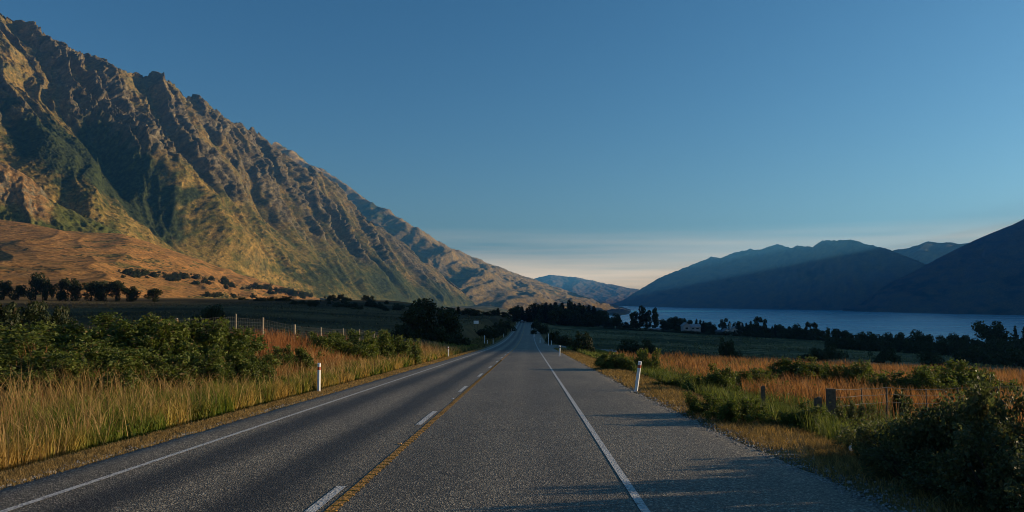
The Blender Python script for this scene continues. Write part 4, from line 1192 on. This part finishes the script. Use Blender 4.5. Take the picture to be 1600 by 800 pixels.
for px, d, l in ((832.5, 310, 'nearer'), (830.6, 395, 'farther')):
    marker(px, 516, d, 1.0, None, l + ' of two tiny white marker posts on the right verge far down the road', w=.16, group='far marker posts on the right verge')

# left fence
fl = thing('wire_fence', 'netting fence on weathered wooden posts above the left thicket', 'fence', (-14, 48, gz(-14, 48)))
fo = Vector(fl.location)
posts = [(232, 501, 32, .05), (277, 497, 36, .085), (370, 490.5, 43.5, .045), (410, 496, 48, .065), (460, 507, 54, .085), (502, 511, 61.5, .06), (537, 513, 69, .055), (562, 514, 75, .055), (585, 517, 83, .055), (603, 519.5, 91, .055)]
tops = []
for i, (px, top, d, r_) in enumerate(posts):
    p = U(px, top, d); zb = gz(p[0], d) - .2
    ht = p[2] - zb
    m = MB(); lx_ = rnd.uniform(-.03, .03)
    m.tube([(0, 0, 0), (lx_, .01, ht * .5), (lx_ * 1.5, 0, ht - .01), (lx_ * 1.5, 0, ht)], [r_ * 1.05, r_, r_ * .97, r_ * .8], 8)
    o = m.build('post', M_WOOD, fl); o.location = Vector((p[0], d, zb)) - fo
    tops.append(np.array([p[0], d, p[2]]))
lvl = [.10, .30, .48, .64, .80, .95]
for li, dz in enumerate(lvl):
    m = MB(); pts = []
    for a_, b_ in zip(tops[:-1], tops[1:]):
        for t in (0, .33, .66): 
            q = a_ * (1 - t) + b_ * t; sag = .025 * math.sin(math.pi * t)
            pts.append((q[0], q[1], q[2] - (.0 if abs(a_[1] - 43.5) > 1 else .12 * (1 - t)) - dz - sag))
    pts.append(tuple(tops[-1] - (0, 0, dz)))
    m.tube(np.array(pts) - np.array(fo), .0032, 4); m.build('wire', M_WIRE, fl)
m = MB()
for a_, b_ in zip(tops[:-1], tops[1:]):
    L_ = np.linalg.norm(b_ - a_); n = max(2, int(L_ / .30))
    for t in np.arange(1, n) / n:
        q = a_ * (1 - t) + b_ * t - np.array(fo)
        m.tube([q - (0, 0, .10 + .12 * (1 - t) * (abs(a_[1] - 43.5) < 1)), q - (0, 0, .97)], .0021, 3, cap=False)
tag(m.build('stay_wire', M_WIRE, fl), kind='stuff')

# right fence and stub posts
fr = thing('wire_fence', 'low two wire fence on dark wooden posts in the right roadside grass', 'fence', (15, 24, gz(15, 24)))
fo = Vector(fr.location)
rp_ = [(1298, 607.5, 20, .10, True), (1346, 607, 23.4, .022, False), (1385, 604.5, 24, .032, False), (1447, 608, 24.6, .022, False), (1496, 605.5, 25, .03, False), (1560, 604, 25.6, .03, False), (1640, 602, 26.5, .03, False)]
tops = []
for px, top, d, r_, sq in rp_:
    p = U(px, top, d); zb = gz(p[0], d) - .25; ht = p[2] - zb
    m = MB()
    if sq: m.box((0, 0, ht / 2), (.19, .16, ht), taper=.97)
    else: m.tube([(0, 0, 0), (.006, 0, ht * .6), (0, 0, ht)], [r_, r_, r_ * .9], 6)
    o = m.build('post', M_DWOOD, fr); o.location = Vector((p[0], d, zb)) - fo
    tops.append(np.array([p[0], d, p[2] - .01]))
for dz in (0.0, .19, .42):
    m = MB(); pts = []
    for a_, b_ in zip(tops[:-1], tops[1:]):
        for t in (0, .5): q = a_ * (1 - t) + b_ * t; pts.append((q[0], q[1] - .03, q[2] - dz - .02 * (t > 0)))
    pts.append(tuple(tops[-1] - (0, .03, dz)))
    m.tube(np.array(pts) - np.array(fo), .006, 4); m.build('wire', M_WIRE, fr)
for px, top, d, w, l in [(1278, 622, 17.6, .13, 'short dark stub post left of the thick fence post'), (1192, 604, 22.5, .10, 'thin dark stub post half hidden in green weeds on the right verge')]:
    p = U(px, top, d); zb = gz(p[0], d) - .2; ht = p[2] - zb
    m = MB().box((0, 0, ht / 2), (w, w * .9, ht), taper=.96, rz=.15).box((.2 * w, 0, ht + .008), (w * .45, w * .7, .03), rz=.3)
    o = m.build('stub_post', M_DWOOD); o.location = (p[0], d, zb)
    tag(o, l, 'post')

# sign board on the left bank
d = 205; p = U(744, 503.5, d); zb = gz(p[0], d)
sg = thing('sign_board', 'small white board on two dark posts in the left paddock', 'sign', (p[0], d, zb))
hb = p[2] - zb
for sx_ in (-.38, .38): MB().box((sx_, .04, (hb + .3) / 2 - .1), (.09, .09, hb + .5)).build('leg', M_DWOOD, sg)
MB().box((0, -.03, hb), (1.25, .05, .8)).build('board', M_POST, sg)
MB().add([(-.2, -.045, hb + .4), (.62, -.045, hb + .4), (.35, -.045, hb + .72), (.05, -.045, hb + .72), (-.2, .03, hb + .4), (.62, .03, hb + .4), (.35, .03, hb + .72), (.05, .03, hb + .72)], [(0, 1, 2, 3), (7, 6, 5, 4), (0, 4, 5, 1), (1, 5, 6, 2), (2, 6, 7, 3), (3, 7, 4, 0)]).build('top_panel', M_DARKBAND, sg)

# car far down the road, seen from behind
M_CAR = flat_mat('car_paint', (.10, .13, .17), .3, .05, 3, .6); M_GLASSD, _n, _b = nmat('car_glass', .08, .6); _b.inputs['Base Color'].default_value = (.25, .3, .34, 1)
M_TYRE = flat_mat('tyre_rubber', (.02, .02, .02), .8, .1, 20); M_RIM = flat_mat('rim_alloy', (.4, .4, .42), .35, .1, 20, .5, .8); M_TAIL = flat_mat('tail_lamp', (.35, .02, .02), .3, .1, 20, .5)
d = 452
car = thing('car', 'dark blue grey car far down the road in the left lane', 'car', (-1.95, d, float(zroad(d))))
m = MB()
sec = [(-2.15, .35, .55, .78), (-2.1, .35, .95, .84), (-1.2, .30, 1.0, .88), (.9, .30, .98, .88), (1.9, .32, .82, .84), (2.2, .38, .62, .74)]
def shell(m, sec, n=4):
    V = []
    for y_, z0, z1, hw in sec: V += [(-hw, y_, z0), (hw, y_, z0), (hw, y_, (z0 + z1) / 2), (hw * .93, y_, z1), (-hw * .93, y_, z1), (-hw, y_, (z0 + z1) / 2)]
    fs = []
    for i in range(len(sec) - 1):
        for j in range(6): fs.append((i * 6 + j, i * 6 + (j + 1) % 6, (i + 1) * 6 + (j + 1) % 6, (i + 1) * 6 + j))
    L_ = (len(sec) - 1) * 6
    fs += [(0, 5, 2, 1), (5, 4, 3, 2), (L_, L_ + 1, L_ + 2, L_ + 5), (L_ + 5, L_ + 2, L_ + 3, L_ + 4)]
    return m.add(V, fs)
shell(m, sec).build('body', M_CAR, car)
m = MB(); shell(m, [(-1.9, .99, 1.0, .76), (-1.45, .99, 1.44, .70), (-.3, .99, 1.50, .68), (.35, .99, 1.42, .69), (1.05, .97, .99, .76)]).build('cabin', M_CAR, car)
MB().add([(-.62, -1.80, 1.08), (.62, -1.80, 1.08), (.56, -1.52, 1.39), (-.56, -1.52, 1.39)], [(0, 1, 2, 3)]).build('rear_window', M_GLASSD, car).location = (0, -.03, .02)
for sx_ in (-1, 1):
    MB().box((sx_ * .66, -2.13, .78), (.26, .06, .16)).build('tail_light', M_TAIL, car)
    for yy_ in (-1.35, 1.35):
        w = MB().tube([(sx_ * .68, yy_, .32), (sx_ * .88, yy_, .32)], .32, 14).build('wheel', M_TYRE, car)
        MB().tube([(sx_ * .86, yy_, .32), (sx_ * .895, yy_, .32)], .20, 10).build('rim', M_RIM, w)

# ------------------------------------------------------------------ houses by the lake
M_WALLW = flat_mat('painted_wall', (.50, .49, .46), .8, .1, .8); M_WALLG = flat_mat('grey_wall', (.30, .31, .32), .8, .12, .8); M_ROOFG = flat_mat('iron_roof_grey', (.22, .24, .27), .55, .12, .7, .4); M_ROOFD = flat_mat('iron_roof_dark', (.07, .085, .11), .55, .12, .7, .4)
M_WIN, _n, _b = nmat('window_glass', .1, .5); _b.inputs['Base Color'].default_value = (.015, .02, .025, 1)
M_FRAME = flat_mat('window_frame_white', (.6, .6, .58), .6, .05, 5)


def gable(parent, c, w, l, hw, hr, wall, roof, along='y', wins=()):
    """gabled block: width w across the gable, length l; wins: (offset, z, ww, wh) on the face to the road"""
    R_ = np.eye(3) if along == 'y' else np.array([[0, -1, 0], [1, 0, 0], [0, 0, 1.0]])
    tr = lambda V: np.asarray(V, float) @ R_.T + np.array(c)
    x = w / 2; y = l / 2
    m = MB(); V = [(-x, -y, -1), (x, -y, -1), (x, -y, hw), (0, -y, hw + hr), (-x, -y, hw), (-x, y, -1), (x, y, -1), (x, y, hw), (0, y, hw + hr), (-x, y, hw)]
    m.add(tr(V), [(0, 1, 2, 4), (4, 2, 3), (6, 5, 9, 7), (7, 9, 8), (1, 6, 7, 2), (5, 0, 4, 9)]); m.build('wall', wall, parent)
    for sg_ in (-1, 1):
        e_ = .3; k_ = hr / x; m = MB()
        a = np.array([(0, -y - e_, hw + hr + .02), (sg_ * (x + e_), -y - e_, hw - k_ * e_ + .02), (sg_ * (x + e_), y + e_, hw - k_ * e_ + .02), (0, y + e_, hw + hr + .02)])
        V = np.concatenate([a, a + (0, 0, .14)])
        m.add(tr(V), [(0, 1, 2, 3), (7, 6, 5, 4), (0, 4, 5, 1), (1, 5, 6, 2), (2, 6, 7, 3), (3, 7, 4, 0)]).build('roof', roof, parent)
    for (ox, z, ww, wh) in wins:
        if along == 'y': cc_ = (c[0] + ox, c[1] - y, c[2] + z)
        else: cc_ = (c[0] + ox, c[1] - x, c[2] + z)
        f = MB().box((0, 0, 0), (ww + .16, .10, wh + .16)).build('window', M_FRAME, parent); f.location = cc_
        MB().box((0, -.04, 0), (ww, .06, wh)).build('pane', M_WIN, f)


def site(px, base, d):
    x = U(px, base, d)[0]; return (x, d, surf(x, d))


d = 418; x, y, z = site(1079, 517, d); z = U(1079, 517, d)[2]
h1 = thing('house', 'long grey house with a gable at its left end among lakeside trees', 'house', (x, y, z))
gable(h1, (-2.6, 0, 0), 3.6, 7, 2.7, 1.5, M_WALLG, M_ROOFG, 'y', [(0, 1.4, 1.5, 1.1)])
gable(h1, (2.0, .6, 0), 5.0, 5.6, 2.1, 1.3, M_WALLG, M_ROOFG, 'x', [(-1.1, 1.1, 1.4, 1.0), (1.2, 1.1, 1.4, 1.0)])
MB().box((2.0, -2.6, .5), (5.0, .08, 1.0)).build('veranda_rail', M_WALLG, h1)
d = 412; z = U(1134, 523, d)[2]; x = U(1134, 523, d)[0]
h2 = thing('house', 'small white gabled house with one dark window facing the paddock', 'house', (x, d, z))
gable(h2, (0, 0, 0), 3.9, 6, 1.7, 1.35, M_WALLW, M_ROOFD, 'y', [(-.6, .85, .9, .75)])
gable(h2, (-3.4, 1.0, 0), 3.0, 2.8, 1.7, .7, M_ROOFD, M_ROOFD, 'x')
d = 432; z = U(1149, 520, d)[2]; x = U(1149, 520, d)[0]
h3 = thing('house', 'white house with two chimneys partly hidden behind the small gabled one', 'house', (x, d, z))
gable(h3, (-1.0, 0, 0), 3.0, 5, 1.8, 1.2, M_WALLW, M_ROOFG, 'y', [(0, 1.0, .8, .9)])
gable(h3, (1.6, 1.0, .3), 3.6, 4.6, 1.9, 1.2, M_WALLW, M_ROOFG, 'x', [(.4, 1.1, .9, .8)])
for cx in (-2.6, 3.2): MB().box((cx, .6, 2.6), (.6, .6, 4.6)).box((cx, .6, 4.95), (.75, .75, .15)).build('chimney', M_WALLW, h3)
d = 425; z = U(1013.5, 517.5, d)[2]; x = U(1013.5, 517.5, d)[0]
h4 = thing('shed', 'tiny white shed at the foot of the tall gum trees', 'shed', (x, d, z))
gable(h4, (0, 0, 0), 1.4, 1.6, .9, .35, M_WALLW, M_ROOFG, 'y', [(.1, .5, .4, .4)])
d = 428; z = U(1026, 517, d)[2]; x = U(1026, 517, d)[0]
h5 = thing('shed', 'low grey shed between the gum trees and the lakeside houses', 'shed', (x, d, z))
gable(h5, (0, 0, 0), 2.2, 4.2, 1.0, .45, M_WALLG, M_ROOFG, 'x', [(-.8, .55, .5, .4)])

# ------------------------------------------------------------------ small things
M_PAPER = flat_mat('paper_white', (.7, .7, .68), .9, .05, 30)
for i, (px, py, l) in enumerate([(1328, 706, 'scrap of white paper lying on the shaded right verge, left piece'), (1341, 709, 'crumpled white scrap on the shaded right verge, right piece')]):
    d = 13.4 - i * .3; x = U(px, py, d)[0]; rg = np.random.default_rng(90 + i)
    gxx, gyy = np.meshgrid(np.linspace(-.06, .06, 5), np.linspace(-.045, .045, 4)); zz = np.abs(rg.normal(size=gxx.shape)) * .035
    o = link('paper_scrap', mesh('paper_scrap', np.stack([gxx, gyy * .6, zz + .03 + gyy * .5], -1).reshape(-1, 3), [grid_faces(5, 4)], [M_PAPER], smooth=False))
    o.location = (x, d, gz(x, d) + .05); o.rotation_euler = (.3, 0, rg.uniform(0, 3)); tag(o, l, 'litter')
M_STUDY = flat_mat('stud_yellow', (.55, .28, .05), .4, .1, 40, .5)
for px, d, mt_, l in [(707.5, 24.2, M_POST, 'white reflective road stud beside the yellow line'), (625, 14.1, M_STUDY, 'yellow reflective road stud beside the yellow line')]:
    x = U(px, 600, d)[0]
    e = thing('road_stud', l, 'road stud', (x, d, float(zroad(d)) + .010))
    MB().box((0, 0, .007), (.08, .08, .014), taper=.7).build('body', mt_, e)
    MB().box((0, -.042, .010), (.07, .012, .010)).build('reflector', mt_, e)

# ------------------------------------------------------------------ haze
hb = MB().box((0, 8600, 468), (18300, 18100, 1156))
M_HAZE = bpy.data.materials.new('haze'); M_HAZE.use_nodes = True
hn = M_HAZE.node_tree; hn.nodes.remove(hn.nodes['Principled BSDF'])
pv = hn.nodes.new('ShaderNodeVolumePrincipled')
pv.inputs['Color'].default_value = (.12, .48, 1.0, 1)
pv.inputs['Density'].default_value = 6.4e-5
pv.inputs['Anisotropy'].default_value = .5
hn.links.new(pv.outputs[0], hn.nodes['Material Output'].inputs['Volume'])
tag(hb.build('haze', M_HAZE), kind='stuff')
